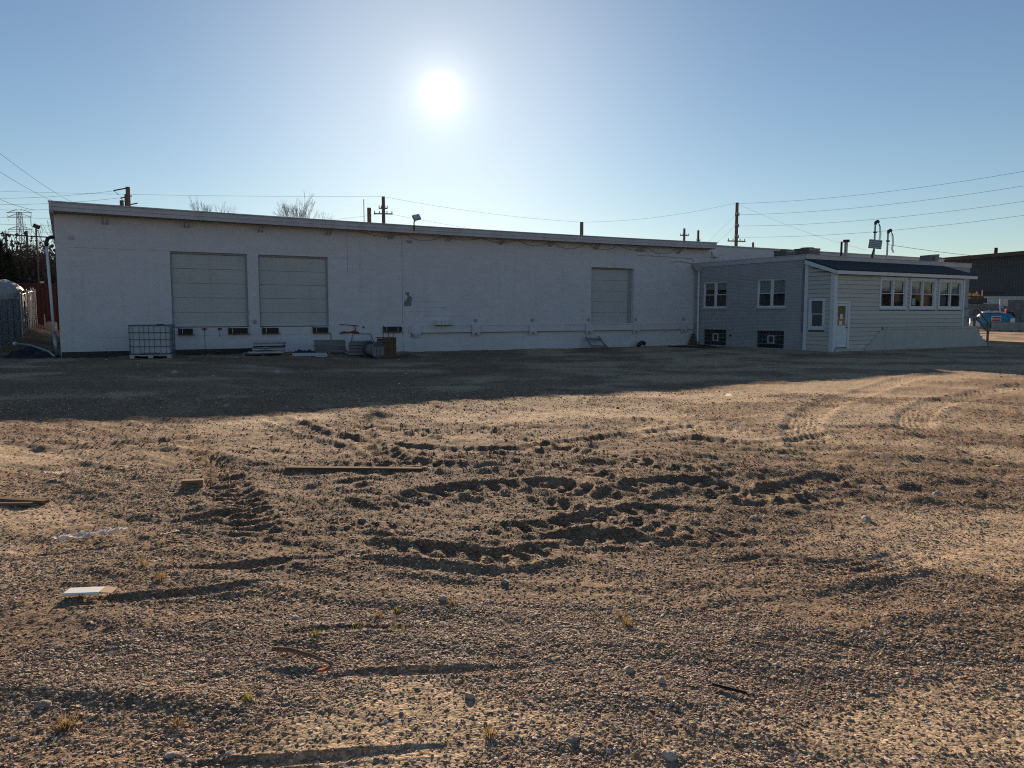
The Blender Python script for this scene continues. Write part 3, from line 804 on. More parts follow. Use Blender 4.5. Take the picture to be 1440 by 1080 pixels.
# bumper rail along the wall
rl = MB(); rl.box(14.12, 30.66, -.10, -.002, 0.83, 0.865).box(14.12, 30.66, -.075, -.002, 0.868, 1.14).box(14.12, 30.66, -.10, -.002, 1.143, 1.165)
rail = rl.build('bumper_rail', white_wall, WH)
box('rusty_edge', rust, rail, 14.1, 30.68, -.112, -.012, 0.815, 0.829)
for u in (13.9, 16.94, 20.09, 23.48, 26.56, 29.93):
    mm = MB(); mm.box(u-.22, u+.22, -.135, -.104, 0.80, 1.19); mm.build('rail_plate', white_wall, rail)
    MB().box(u-.2, u-.06, -.12, -.002, 0.66, 0.80).box(u+.05, u+.2, -.12, -.002, 0.68, 0.80).build('rail_foot', fascia_m, rail)
    if u > 15: MB().box(u-.05, u+.06, -.09, -.001, 1.33, 1.45).build('rail_hook', frame_dk, rail)
mm = MB(); mm.box(13.58, 14.08, -.09, -.003, 0.84, 1.16); mm.build('rail_end_box', white_wall, rail); MB().box(13.70,14.02,-.12,-.003,.64,.81).build('rail_foot', fascia_m, rail)
# hatch box on the wall
mm = MB(); mm.box(14.80, 15.58, -.26, -.002, 1.17, 1.39); hb = mm.build('wall_locker', white_wall, WH, bevel=0.01)
for k in range(4): MB().box(14.86+k*.2, 14.88+k*.2, -.268, -.261, 1.19, 1.37).build('rib', frame_dk, hb)
MB().box(14.76, 15.64, -.29, -.261, 1.15, 1.18).build('ledge', rust, hb)
# swagging cable under the eave
def swag(u0, u1, y, z, s, n=14):
    return [(u0+(u1-u0)*k/n, y, z - s*(1-(2*k/n-1)**2)) for k in range(n+1)]
us = [11.3, 13.4, 15.3, 17.3, 19.2, 21.2, 23.3, 25.4, 27.2, 29.4]
for i, (a, b) in enumerate(zip(us[:-1], us[1:])):
    MB().tube(swag(a, b, -0.05, 5.24, random.uniform(.13,.32)), 0.010, 5).build('eave_cable', frame_dk, WH)
box('junction_box', frame_dk, WH, 13.55, 13.75, -.09, -.001, 4.86, 4.95)
mm = MB(); mm.box(26.55, 27.1, -.14, -.002, 5.0, 5.1); mm.build('tube_lamp', frame_dk, WH, bevel=.01)
MB().tube([(26.6,-.03,4.80),(28.5,-.03,4.78),(30.55,-.03,4.74),(30.6,-.03,4.70),(30.6,-.03,4.5)], .02, 6).build('conduit', fascia_m, WH)
MB().tube([(29.0,-.04,4.52),(29.6,-.04,4.57),(30.3,-.04,4.5),(30.65,-.05,4.46)], .028, 6).build('conduit', fascia_m, WH)
mm = MB(); mm.prism_x([(-.02,4.86),(-.24,4.88),(-.24,4.93),(-.05,5.20),(-.02,5.20)], 31.95, 32.3); mm.build('vent_hood', white_wall, WH)
# downpipe on the left end
MB().tube([(-0.27,0.05,4.15),(-0.22,0.05,2.4),(-0.19,0.05,1.07)], .05, 10).build('downpipe', trim_m, WH, smooth=True)
MB().tube([(-0.19,0.05,1.05),(-0.16,0.05,0.6),(-0.14,-0.02,0.18)], .075, 10).build('downpipe', galv, WH, smooth=True)
MB().tube([(-0.27,0.05,4.1),(-0.27,0.05,4.25),(-0.22,0.05,4.38),(-0.1,0.2,4.45),(0.0,0.3,4.45)], .065, 8).build('pipe_elbow', black_plastic, WH, smooth=True)
# plinth strip at the left
box('plinth', black_plastic, WH, 0.02, 7.0, -.03, -.004, -0.2, 0.30)

# ------------------------------------------------------------------ grey brick wing
UC = 30.73
BW = bthing('brick_building', 'grey painted brick wing with flat roof joined to the warehouse', 'building')
SIDE = -math.pi/2
bw_holes = [(0.70,2.44,2.0,3.43), (4.53,6.33,2.0,3.43), (0.78,2.49,0.0,0.84), (4.58,6.33,-0.02,0.84)]
part_at(holed_wall(0.003, 7.5, -0.3, 4.25, bw_holes, 0.0, 0.22).build('wall', grey_brick, BW), (UC, 0, 0), SIDE)
m = holed_wall(UC, 44.35, -0.3, 4.25, [(33.95,36.1,1.9,3.45),(36.35,38.5,1.9,3.45),(38.7,40.9,1.9,3.45)], -7.5, 0.2); m.build('wall', grey_brick, BW)
MB().add([(44.35,-7.5,-.3),(44.35,0,-.3),(44.35,0,4.25),(44.35,-7.5,4.25)], [(0,1,2,3)]).build('wall', grey_brick, BW)
box('roof', shingle, BW, UC+.05, 44.3, -7.45, -.006, 4.16, 4.24)
cp = MB(); cp.box(UC-.05, UC+.22, -7.55, -.012, 4.252, 4.47).box(UC+.221, 44.40, -7.55, -7.28, 4.252, 4.47).box(44.13, 44.40, -7.279, -.012, 4.252, 4.47)
cp.build('parapet', fascia_m, BW)
cp = MB(); cp.box(UC-.075, UC+.25, -7.575, -.012, 4.472, 4.50).box(UC+.251, 44.43, -7.575, -7.25, 4.472, 4.50); cp.build('parapet_cap', fascia_m, BW)
for i, (n0, n1, z0, z1) in enumerate(bw_holes[:2]):
    wdw = window(BW, (UC, -n0, z0), SIDE, n1-n0, z1-z0, 2, blinds=((0,.28),(1,.30)) if i == 0 else ((0,.52),(1,.46)))
for i, (n0, n1, z0, z1) in enumerate(bw_holes[2:]):
    w, h = n1-n0, z1-z0
    m = MB(); m.box(0, w, .16, .20, 0, h)
    gw = part_at(m.build('glass_block_window', mortar_m, BW), (UC, -n0, z0), SIDE)
    nc, nr = 8, 4; cw, chh = w/nc, h/nr
    for r in range(nr):
        for c in range(nc):
            if r in (1, 2) and c in (3, 4): continue
            MB().box(c*cw+.026, (c+1)*cw-.026, .085, .159, r*chh+.012, (r+1)*chh-.012).build('glass_block', glass_block, gw, bevel=.012)
    xa, xb, za, zb = 3*cw+.012, 5*cw-.012, chh+.01, 3*chh-.01
    f = MB(); f.box(xa, xb, .06, .159, za, za+.05).box(xa, xb, .06, .159, zb-.05, zb).box(xa, xa+.05, .06, .159, za+.05, zb-.05).box(xb-.05, xb, .06, .159, za+.05, zb-.05)
    f.build('vent_frame', mortar_m, gw); box('vent_pane', glass_block, gw, xa+.05, xb-.05, .12, .14, za+.05, zb-.05)
    box('sill', mortar_m, gw, -.05, w+.05, -.05, .085, -.06, -.002)
# leader head and downspout in the inner corner
m = MB(); m.add([(-.36,.10,4.40),(-.36,.72,4.40),(0,.72,4.40),(0,.10,4.40),(-.16,.38,4.02),(-.16,.52,4.02),(-.03,.52,4.02),(-.03,.38,4.02)],
                [(0,1,2,3),(7,6,5,4),(0,4,5,1),(1,5,6,2),(2,6,7,3),(3,7,4,0)])
m2 = MB(); m2.v = [(UC-.004+x, -y, z) for x, y, z in m.v]; m2.f = [tuple(reversed(f)) for f in m.f]; m2.build('leader_head', fascia_m, BW)
MB().tube([(UC-.10,-.45,4.03),(UC-.10,-.45,2.0),(UC-.10,-.45,0.35),(UC-.13,-.52,0.12)], .055, 8).build('downspout', trim_m, BW, smooth=True)
MB().tube([(UC-.08,-2.85,.55),(UC-.02,-2.85,.55)], .05, 8).build('wall_tap', dark_steel, BW)

# ------------------------------------------------------------------ clapboard addition
AD = bthing('clapboard_addition', 'low clapboard addition with dark lean-to roof, white trim and door', 'building')
NF = 9.11
WIN = [(34.08,36.02,1.98,3.36), (36.45,38.43,1.98,3.36), (38.84,40.78,1.98,3.36)]
TR = 0.085
def clap(parent, segs, x0, x1, zlo, ztop, holes, loc, rz, step=0.2):
    z = zlo
    while z < zlo + 6:
        z1 = z + step
        top = ztop
        if callable(ztop):
            if z > max(ztop(x0), ztop(x1)): break
        elif z >= ztop: break
        cuts = [(x0, x1)]
        for a, b, c, d in holes:
            if z1 > c + 0.01 and z < d - 0.01:
                nc = []
                for p, q in cuts:
                    if b <= p or a >= q: nc.append((p, q)); continue
                    if a > p: nc.append((p, a))
                    if b < q: nc.append((b, q))
                cuts = nc
        for p, q in cuts:
            if q - p < 0.03: continue
            if callable(ztop):
                tp, tq = min(z1, ztop(p)), min(z1, ztop(q))
                if tp <= z + 0.02: continue
                m = MB(); pts = []
                tp -= .012; tq -= .012
                m.add([(p,-.036,z),(q,-.036,z),(q,-.010,max(tq,z+.01)),(p,-.010,tp),(p,-.001,z),(q,-.001,z),(q,-.001,max(tq,z+.01)),(p,-.001,tp)],
                      [(0,1,2,3),(7,6,5,4),(0,4,5,1),(1,5,6,2),(2,6,7,3),(3,7,4,0)])
            else:
                t = min(z1, ztop) - .012
                m = MB(); m.prism_x([(-.036,z),(-.001,z),(-.001,t),(-.010,t)], p, q)
            o = part_at(m.build('siding_board', siding_m, parent), loc, rz)
        z = z1
# front wall core with openings, then boards on it
part_at(holed_wall(UC+.004, 41.07, -0.2, 3.52, [(30.88,31.72,0.12,2.18)] + [w for w in WIN], 0.0, 0.14).build('wall', gap_shade_m, AD), (0, -NF, 0), 0)
clap(AD, None, UC+.15, 41.07-.13, -.15, 3.50, [(30.80,31.86,0.0,2.26)] + [(a-TR,b+TR,c-TR,d+TR) for a,b,c,d in WIN] + [(34.3,41.1,0.0,1.0)], (0,-NF,0), 0)
# left side wall
def side_top(x): return 4.02 - (x-7.5)*0.30
m = MB(); m.add([(7.505,0,-.2),(9.108,0,-.2),(9.108,0,3.5),(7.505,0,4.0)], [(0,1,2,3)])
sw = part_at(m.build('wall', gap_shade_m, AD), (UC+.003, 0, 0), SIDE)
SWN = (7.86,8.60,1.02,2.34)
clap(AD, None, 7.70, 8.95, -.15, side_top, [(SWN[0]-TR,SWN[1]+TR,SWN[2]-TR,SWN[3]+TR)], (UC+.002,0,0), SIDE)
window(AD, (UC-.03, -SWN[0], SWN[2]), SIDE, SWN[1]-SWN[0], SWN[3]-SWN[2], 1, trim=TR, sill=False, depth=0.03, blinds=((0,.45),))
part_at(MB().prism_y([(7.50,-.1),(7.69,-.1),(7.69,3.95),(7.50,4.0)], -.05, .0).build('corner_board', trim_m, AD), (UC-.001,0,0), SIDE)
part_at(MB().prism_y([(8.95,-.1),(9.163,-.1),(9.163,3.52),(8.95,3.58)], -.05, -.001).build('corner_board', trim_m, AD), (UC,0,0), SIDE)
box('corner_board', trim_m, AD, UC+.001, UC+.145, -NF-.052, -NF-.001, -.1, 3.5)
box('corner_board', trim_m, AD, 40.95, 41.075, -NF-.052, -NF-.001, 1.04, 3.5)
m = MB(); m.add([(41.07,-NF,-.2),(41.07,-7.5,-.2),(41.07,-7.5,4.0),(41.07,-NF,3.52)], [(0,1,2,3)]); m.build('wall', siding_m, AD)
for i, (a, b, c, d) in enumerate(WIN):
    window(AD, (a, -NF-.03, c), 0, b-a, d-c, 2, trim=TR, sill=False, depth=0.04,
           blinds=(((0,.42),(1,.42)), ((0,.45),), ((0,.5),(1,.5)))[i], sheets=((), ((1,lit_room_brown,1.0),), ((0,interior_m,.5),))[i])
box('notice', paper_m, AD, WIN[1][0]+.22, WIN[1][0]+.50, -NF+.03, -NF+.034, 2.12, 2.45)
# roof, fascia, rake
def slab(y0, z0, y1, z1, u0, u1, t):
    m = MB(); m.prism_x([(y0,z0),(y1,z1),(y1,z1+t),(y0,z0+t)], u0, u1); return m
slab(-9.42, 3.66, -7.578, 4.23, UC-.17, 41.72, .05).build('roof', shingle, AD)
box('fascia', trim_m, AD, UC-.20, 41.74, -9.40, -9.35, 3.50, 3.655)
m = MB(); m.prism_x([(-9.349,3.50),(-7.578,4.03),(-7.578,4.225),(-9.349,3.658)], UC-.20, UC-.15); m.build('rake_board', trim_m, AD)
m = MB(); m.prism_x([(-9.349,3.50),(-7.578,4.03),(-7.578,4.225),(-9.349,3.658)], 41.69, 41.74); m.build('rake_board', trim_m, AD)
box('soffit', trim_m, AD, UC-.149, 41.68, -9.348, -9.12, 3.505, 3.53)
# front door
D = MB(); D.box(30.80, 30.88, -NF-.05, -NF+.05, .10, 2.26).box(31.72, 31.85, -NF-.05, -NF+.05, .10, 2.26).box(30.881, 31.719, -NF-.05, -NF+.05, 2.18, 2.26)
door = D.build('door', trim_m, AD)
door['label'] = 'white half glazed entrance door'
lf = MB(); y0, y1 = -NF-.01, -NF+.03
lf.box(30.89, 31.71, y0, y1, .14, 1.15).box(30.89, 31.02, y0, y1, 1.15, 2.17).box(31.58, 31.71, y0, y1, 1.15, 2.17).box(31.02, 31.58, y0, y1, 2.05, 2.17)
lf.build('leaf', trim_m, door)
for a, b in ((.26,.60),(.70,1.04)):
    MB().box(31.0, 31.26, y0-.008, y0-.001, a, b).box(31.34, 31.6, y0-.008, y0-.001, a, b).build('door_relief', trim_m, door)
box('pane', glass, door, 31.02, 31.58, y0+.012, y0+.018, 1.15, 2.05)
box('lit_inner_board', lit_board_tan, door, 31.021, 31.579, y0+.026, y0+.036, 1.151, 2.049)  # close behind the pane, its pale tan stands in for sunlight indoors
box('notice', paper_m, door, 31.20, 31.38, y0+.004, y0+.007, 1.45, 1.68)
box('notice', paper_m, door, 31.15, 31.36, y0+.004, y0+.007, 1.18, 1.36)
MB().tube([(31.64,y0-.06,1.05),(31.64,y0,1.05)], .03, 10).build('handle', dark_steel, door)
MB().tube([(31.64,y0-.03,1.18),(31.64,y0,1.18)], .025, 10).build('lock', dark_steel, door)
box('threshold', concrete, door, 30.80, 31.86, -NF-.16, -NF-.045, -.1, .10)
# dark wall lining behind the front glazing is each window's own room

# concrete skirt, landing and steps
LD = bthing('entrance_landing', 'painted concrete landing and steps at the end of the clapboard addition', 'steps', 34.2, -NF, 0)
def lb(name, mat, u0, u1, v0, v1, z0, z1, bevel=.008): return box(name, mat, LD, u0-34.2, u1-34.2, v0+NF, v1+NF, z0, z1, bevel)
m = MB(); m.prism_y([(-1.2,-.3),(8.0,-.3),(8.0,.93),(0.15,.93),(-0.05,.86),(-1.2,.02)], -.066, -.044); m.build('skirt', concrete, LD)
MB().box(0.12, 8.02, -.09, -.043, .931, 1.035).build('ledge', concrete, LD, bevel=.006)
lb('landing', concrete, 41.08, 42.195, -NF-.03, -7.6, -.3, .93)
lb('landing_slab', concrete, 41.08, 42.215, -NF-.04, -7.58, .932, 1.035)
for k in range(5):
    lb('step', concrete, 42.221+.235*k, 42.221+.235*(k+1)-.002, -NF-.066, -7.75, -.3, .86-.172*k)
rl = MB(); q = lambda u, z, v=-NF-.05: (u-34.2, v+NF, z)
rl.bar(q(42.1,1.03), q(42.1,2.05), .09); rl.build('rail_post', grey_wood, LD)
MB().bar(q(43.43,-.1), q(43.43,1.20), .09).build('rail_post', grey_wood, LD)
MB().bar(q(42.1,2.0,-NF-.10), q(43.5,1.14,-NF-.10), .05, .10).build('handrail', grey_wood, LD)
MB().bar(q(42.1,1.52,-NF-.10), q(43.45,.70,-NF-.10), .05, .10).build('handrail', grey_wood, LD)
MB().bar(q(41.1,1.96,-NF-.09), q(42.1,1.96,-NF-.09), .05, .12).build('handrail', grey_wood, LD)
MB().bar(q(41.1,1.5,-NF-.09), q(42.1,1.5,-NF-.09), .04, .10).build('handrail', grey_wood, LD)

# ------------------------------------------------------------------ roof equipment
ac_m = material('condenser_grey', (0.16,0.165,0.17), 0.6, metal=0.2, var=(0.1,0.1,0.1), var_scale=5)
def condenser(u, n, w, dp, z0, z1, label):
    t = bthing('condenser_unit', label, 'air conditioner', u, -n, z0, group='air conditioners on the wing roof')
    h = z1-z0
    box('cabinet', ac_m, t, 0.03, w-.03, 0.03, dp-.03, 0, h-.06)
    box('lid', ac_m, t, 0, w, 0, dp, h-.058, h, bevel=.015)
    for k in range(6):
        z = .06+(h-.16)*k/5
        box('louvre', galv if k % 2 else ac_m, t, .05, w-.05, -.004, .029, z, z+.035)
        box('louvre', ac_m, t, -.004, .029, .05, dp-.05, z, z+.035)
    MB().tube([(w/2,dp/2,h),(w/2,dp/2,h+.05)], min(w,dp)*.38, 18).build('fan_guard', dark_steel, t)
    return t
condenser(32.95, 4.4, .72, .85, 4.24, 5.02, 'smaller grey rooftop air conditioner, nearer the warehouse eave')
condenser(34.70, 4.4, .95, 1.0, 4.24, 5.20, 'larger grey rooftop air conditioner, beside the smaller one')
t = bthing('vent_pipe', 'plain thin vent pipe on the wing roof', 'pipe', 39.2, -3, 4.24); MB().tube([(0,0,0),(0,0,1.6)], .06, 8).build('pipe', dark_steel, t); MB().tube([(0,0,0),(0,0,.06)], .14, 10).build('flashing', galv, t)
t = bthing('flue_pipe', 'thicker flue pipe with round cap on the wing roof', 'pipe', 39.6, -3, 4.24); MB().tube([(0,0,0),(0,0,1.6)], .10, 10).build('pipe', galv, t); MB().tube([(0,0,1.58),(0,0,1.72)], .19, 12).build('cap', dark_steel, t)
def mast(u, n, z1, label):
    t = bthing('service_mast', label, 'mast', u, -n, 4.24, group='electric service masts')
    h = z1-4.24
    MB().tube([(0,0,0),(0.02,0,h)], .045, 8).build('pipe', galv, t)
    MB().tube([(0.02,0,h-.02),(.06,0,h+.10),(.20,0,h+.16),(.30,0,h+.12)], [.06,.09,.09,.06], 8).build('weatherhead', dark_steel, t)
    MB().box(-.06,.14,-.05,.05,h-.45,h-.38).build('clamp', dark_steel, t)
    for k in range(3):
        a = .06*k
        MB().tube([(.28,0,h+.10),(.38+a,.02,h-.1),(.42+a,0,h-.5),(.36+a,0,h-.8),(.48+a,0,h-1.0)], .012, 5).build('lead_wire', black_rubber, t)
    return t
mast(37.05, 6.6, 6.35, 'taller service mast with weatherhead above the clapboard roof')
mast(38.15, 6.6, 5.95, 'shorter service mast with weatherhead above the clapboard roof')
t = bthing('flood_light', 'large flood light with ribbed back standing on the clapboard roof', 'flood light', 35.62, -7.5, 4.25)
MB().tube([(0,0,0),(.03,0,.45),(.12,0,.68)], .05, 8).build('post', dark_steel, t)
M_ = Matrix.Translation((.22,.0,.95)) @ Matrix.Rotation(math.radians(-50),4,'Z') @ Matrix.Rotation(math.radians(8),4,'Y') @ Matrix.Rotation(math.radians(-22),4,'X')
def obj_m(name, mb, mat, parent, M, **k):
    o = mb.build(name, mat, parent, **k); o.matrix_local = M; return o
obj_m('housing', MB().box(-.31,.31,-.03,.03,-.24,.24), ac_m, t, M_, bevel=.012)
for k in range(5): obj_m('fin', MB().box(-.29,.29,-.05,-.031,-.22+.098*k,-.17+.098*k), pale_board, t, M_)
t = bthing('rooftop_unit', 'small dark tilted unit at the far end of the wing roof', 'roof unit', 41.6, -6.8, 4.5)
MB().prism_y([(0,0),(.85,0),(.95,.5),(.1,.42)], 0, .6).build('box', ac_m, t); MB().box(.3,.5,-.012,-.001,.1,.35).build('grille', dark_steel, t); box('stand', dark_steel, t, .1,.8,.1,.5,-.28,-.001)
t = bthing('flood_light', 'flood light clamped on the long warehouse eave', 'flood light', 13.62, -.60, 5.52)
MB().tube([(0,-.06,-.2),(0,-.06,.18),(.05,-.06,.22)], .03, 8).build('bracket', dark_steel, t)
obj_m('housing', MB().box(-.17,.17,-.06,.06,-.13,.13), galv, t, Matrix.Translation((.12,-.06,.38)) @ Matrix.Rotation(math.radians(-14),4,'Y') @ Matrix.Rotation(math.radians(-30),4,'X'), bevel=.02)
obj_m('lens', MB().box(-.14,.14,-.068,-.061,-.10,.10), pale_board, t, Matrix.Translation((.12,-.06,.38)) @ Matrix.Rotation(math.radians(-14),4,'Y') @ Matrix.Rotation(math.radians(-30),4,'X'))

# ------------------------------------------------------------------ things along the warehouse wall
def gz(u, v):
    p = B(u, v); return hz(p.x, p.y)
# wire cage tote
TX, TY = -12.95, 27.75
t = thing('cage_tote', 'white plastic tank in a wire cage on a pallet by the left dock door', 'tote', (TX, TY, hz(TX, TY)), math.radians(17))
cage_m = material('cage_wire', (0.15,0.155,0.165), 0.5, metal=.5)
plast = material('tote_plastic', (0.50,0.52,0.54), 0.45, var=(0.40,0.42,0.44), var_scale=2)
W, DP, H = 1.36, 1.15, 1.05; z0 = .14
m = MB(); m.box(-W/2+.04, W/2-.04, -DP/2+.04, DP/2-.04, z0+.02, z0+H-.04); m.build('tank', plast, t, bevel=.07)
for sx in (-1, 1):
    MB().box(sx*(W/2-.22)-.16, sx*(W/2-.22)+.16, -DP/2+.022, -DP/2+.038, z0+.02, z0+.20).build('label_plate', pale_board, t)
MB().tube([(W*.2,0,z0+H-.05),(W*.2,0,z0+H+.02)], .12, 14).build('filler_cap', dark_steel, t)
for k in range(5):
    z = z0+.04+(H-.06)*k/4
    MB().tube([(-W/2,-DP/2,z),(W/2,-DP/2,z),(W/2,DP/2,z),(-W/2,DP/2,z),(-W/2,-DP/2,z)], .011 if k < 4 else .016, 5).build('cage_hoop', cage_m, t)
for sy in (-1, 1):
    for k, x in enumerate((-.98,-.80,-.5,-.28,-.05,.2,.5,.76,.98)):
        MB().tube([(x*W/2,sy*(DP/2+.012),z0),(x*W/2,sy*(DP/2+.012),z0+H)], .009, 5).build('cage_bar', cage_m, t)
for sx in (-1, 1):
    for y in (-.8,-.45,-.1,.3,.75): MB().tube([(sx*(W/2+.012),y*DP/2,z0),(sx*(W/2+.012),y*DP/2,z0+H)], .009, 5).build('cage_bar', cage_m, t)
p = MB(); p.box(-W/2,W/2,-DP/2,DP/2,.10,.14)
for x in (-W/2+.08, 0, W/2-.08): p.box(x-.08,x+.08,-DP/2,DP/2,0,.099)
p.build('pallet', galv, t)

def pallet(x, y, rz, label, w=1.2, d=1.0, z=None):
    t = thing('wood_pallet', label, 'pallet', (x, y, hz(x, y) if z is None else z), rz)
    for k in range(6):
        a = -d/2 + k*(d-.10)/5
        box('deck_board', grey_wood, t, -w/2, w/2, a, a+.10, .10, .122)
    for k in range(3):
        a = -w/2 + k*(w-.09)/2
        box('stringer', grey_wood, t, a, a+.09, -d/2, d/2, .022, .098)
    for k in range(3):
        a = -d/2 + k*(d-.10)/2
        box('bottom_board', grey_wood, t, -w/2, w/2, a, a+.10, 0, .020)
    return t
def stack(name, label, x, y, z, rz, w, d, n, th, mats, jit=.05, cat='boards'):
    t = thing(name, label, cat, (x, y, z), rz)
    for k in range(n):
        o = box('board', mats[k % len(mats)], t, -w/2, w/2, -d/2, d/2, 0, th*.86, bevel=.004)
        o.location = (random.uniform(-jit,jit), random.uniform(-jit,jit), k*th); o.rotation_euler = (0, 0, random.uniform(-.04,.04))
    return t
def pxy(u, n): q = B(u, -n); return q.x, q.y
x, y = pxy(6.75, 2.1); g0 = hz(x, y)
pallet(x, y, .25, 'grey pallet under the stack of pale boards, on the dock ground', 1.5, 1.1)
stack('panel_stack', 'stack of pale and dark panels on the grey pallet', x+.18, y+.05, g0+.125, .30, 1.15, .95, 8, .055, [pale_board, grey_wood, pale_board, grey_wood, dark_steel], .06)
x2, y2 = pxy(6.6, 3.0)
t = stack('loose_board', 'pale bent sheet lying on the front edge of the grey pallet', x2-.05, y2+.2, g0+.13, .3, 1.2, .3, 2, .03, [pale_board], .04, 'sheet')
MB().add([(-.35,-.1,.06),(.0,-.1,.22),(.35,-.1,.06),(.35,.12,.06),(0,.12,.24),(-.35,.12,.06)], [(0,1,4,5),(1,2,3,4),(5,4,1,0),(4,3,2,1)]).build('bent_flap', pale_board, t)
x, y = pxy(7.95, 4.0); stack('board_pile', 'white trim boards lying flat on the dirt between two stacks', x, y, hz(x, y)+.01, .12, 1.25, .22, 3, .04, [pale_board], .06)
x, y = pxy(8.3, 4.45); stack('foam_board', 'small white foam board lying in front of the trim boards', x, y, hz(x, y)+.01, .1, .42, .20, 2, .05, [pale_board], .01, 'board')
x, y = pxy(9.35, 2.0); g1 = hz(x, y)
pallet(x, y, .2, 'low pallet under the square grey stack of boards', 1.35, 1.1)
stack('lumber_stack', 'square stack of weathered grey boards below the second door', x, y, g1+.125, .24, 1.20, .95, 9, .047, [grey_wood], .025)
# crumpled dark heap between the stacks
def lumpy(name, label, cat, cx, cy, rx, ry, h, mat, rz=0, n=26, seed=0, power=.7, ztop=None):
    vs, fs = [], []
    rng = np.random.RandomState(seed)
    gx, gy = np.meshgrid(np.linspace(-1,1,n), np.linspace(-1,1,n), indexing='ij')
    env = np.clip(1-(gx**2+gy**2), 0, 1)**power
    bumpy = .75 + .6*fbm(gx.ravel()*rx*3+seed*3.1, gy.ravel()*ry*3, 1.0, 4, 100+seed).reshape(gx.shape)
    c, s = math.cos(rz), math.sin(rz)
    wx = cx + (gx*rx*c - gy*ry*s); wy = cy + (gx*rx*s + gy*ry*c)
    g = height(wx.ravel(), wy.ravel()).reshape(gx.shape)
    z = g - .03 + env*np.clip(bumpy, .1, 2)*h
    zb = hz(cx, cy)
    for i in range(n):
        for j in range(n): vs.append((wx[i,j]-cx, wy[i,j]-cy, z[i,j]-zb))
    for i in range(n-1):
        for j in range(n-1): fs.append((i*n+j,(i+1)*n+j,(i+1)*n+j+1,i*n+j+1))
    o = MB().add(vs, fs).build(name, mat, None, smooth=True); o.location = (cx, cy, zb)
    return tag(o, label, cat)
x, y = pxy(8.15, 2.6); lumpy('plastic_heap', 'crumpled black plastic heap between the two board stacks', 'plastic sheet', x, y, .55, .35, .24, black_plastic, .3, seed=1)
for k, (u, n_, rx, lab) in enumerate(((1.1,.35,1.25,'black plastic sheeting along the wall base left of the cage tote'),(5.15,.4,1.3,'black plastic sheeting along the wall base right of the cage tote'))):
    x, y = pxy(u, n_); lumpy('plastic_sheet', lab, 'plastic sheet', x, y, rx, .3, .17, black_plastic, BR, seed=3+k)
x, y = pxy(-1.25, .2); lumpy('plastic_heap', 'black plastic heap on the ground at the left corner of the warehouse', 'plastic sheet', x, y+.6, 1.0, .7, .42, black_plastic, .1, seed=7)
x, y = pxy(-1.0, 1.0)
t = thing('white_pipe', 'grey plastic pipe lying across the black heap at the warehouse corner', 'pipe', (x, y+.3, hz(x, y)+.25), 0)
MB().tube([(-1.0,.6,.28),(-.2,.3,.22),(.7,-.2,.03),(1.0,-.4,-.12)], .035, 8).build('pipe', galv, t, smooth=True); MB().tube([(-1.02,.61,.28),(-.94,.58,.277)], .065, 8).build('collar', trim_m, t)

# junk by the third dock: wrapped bundle, reel and slatted crate
x, y = pxy(10.35, 3.0); g = hz(x, y)
t = thing('wrapped_bundle', 'white wrapped bundle on a dark crate beside the cable reel', 'bundle', (x, y, g), .15)
for k in range(4): box('slat', grey_wood, t, -.5, .5, -.42, -.40, .04+.13*k, .14+.13*k)
box('crate', material('crate_dark', (0.09,0.085,0.08), .9), t, -.48, .48, -.395, .4, .02, .54)
wm = material('wrap_film', (0.55,0.56,0.60), .35, var=(.4,.4,.44), var_scale=6, bump=.8, bump_scale=9, bump_dist=.03)
MB().box(-.36, .40, -.32, .32, .545, .86).build('bundle', wm, t, bevel=.07)
MB().tube([(-.40,-.34,.55),(-.34,-.345,.88),(.36,-.345,.86),(.47,-.34,.56)], .014, 5).build('strap', dark_steel, t)
x, y = pxy(10.35, 4.25); g = hz(x, y)
t = thing('cable_reel', 'round wooden cable reel with pale rim standing on its edge', 'reel', (x, y, g+.33), .95)
reel_g = material('reel_grey', (.12,.115,.115), .85, var=(.12,.12,.13), var_scale=5)
MB().tube([(0,-.30,0),(0,-.24,0)], .34, 30).build('flange', reel_g, t)
MB().tube([(0,.24,0),(0,.30,0)], .34, 30).build('flange', reel_g, t)
MB().tube([(0,-.24,0),(0,.24,0)], .22, 24).build('drum', grey_wood, t, smooth=True)
MB().tube([(.335*math.cos(a), -.30, .335*math.sin(a)) for a in [math.pi*(.42+.072*k) for k in range(15)]], .012, 6).build('rim', galv, t, smooth=True)
for k in range(3):
    MB().box(-.30+.2*k, -.13+.2*k, -.318, -.301, -.22, .12).build('plank', grey_wood, t)
x, y = pxy(10.95, 4.1); g = hz(x, y)
t = thing('slatted_crate', 'brown slatted wooden crate standing beside the cable reel', 'crate', (x, y, g), .35)
box('core', material('crate_core', (.07,.045,.03), .9), t, -.31, .31, -.28, .28, .04, .76)
for k in range(7):
    a = -.33+.095*k
    b = box('slat', brown_wood, t, a, a+.082, -.31, -.281, .0, .80); b.rotation_euler = (0, random.uniform(-.03,.03), 0)
for k in range(3): box('batten', brown_wood, t, -.34, .34, -.34, -.311, .08+.29*k, .15+.29*k)
box('lid', brown_wood, t, -.35, .35, -.34, .30, .80, .83)
for k in range(6): box('slat', brown_wood, t, .311, .335, -.28+.095*k, -.20+.095*k, 0, .79)
x, y = pxy(11.9, 3.6)
lumpy('rubble_heap', 'low heap of dark rubble beside the slatted crate', 'rubble', x, y, .75, .4, .16, material('rubble', (.10,.09,.08), .95, var=(.2,.18,.16), var_scale=9), .2, seed=9)
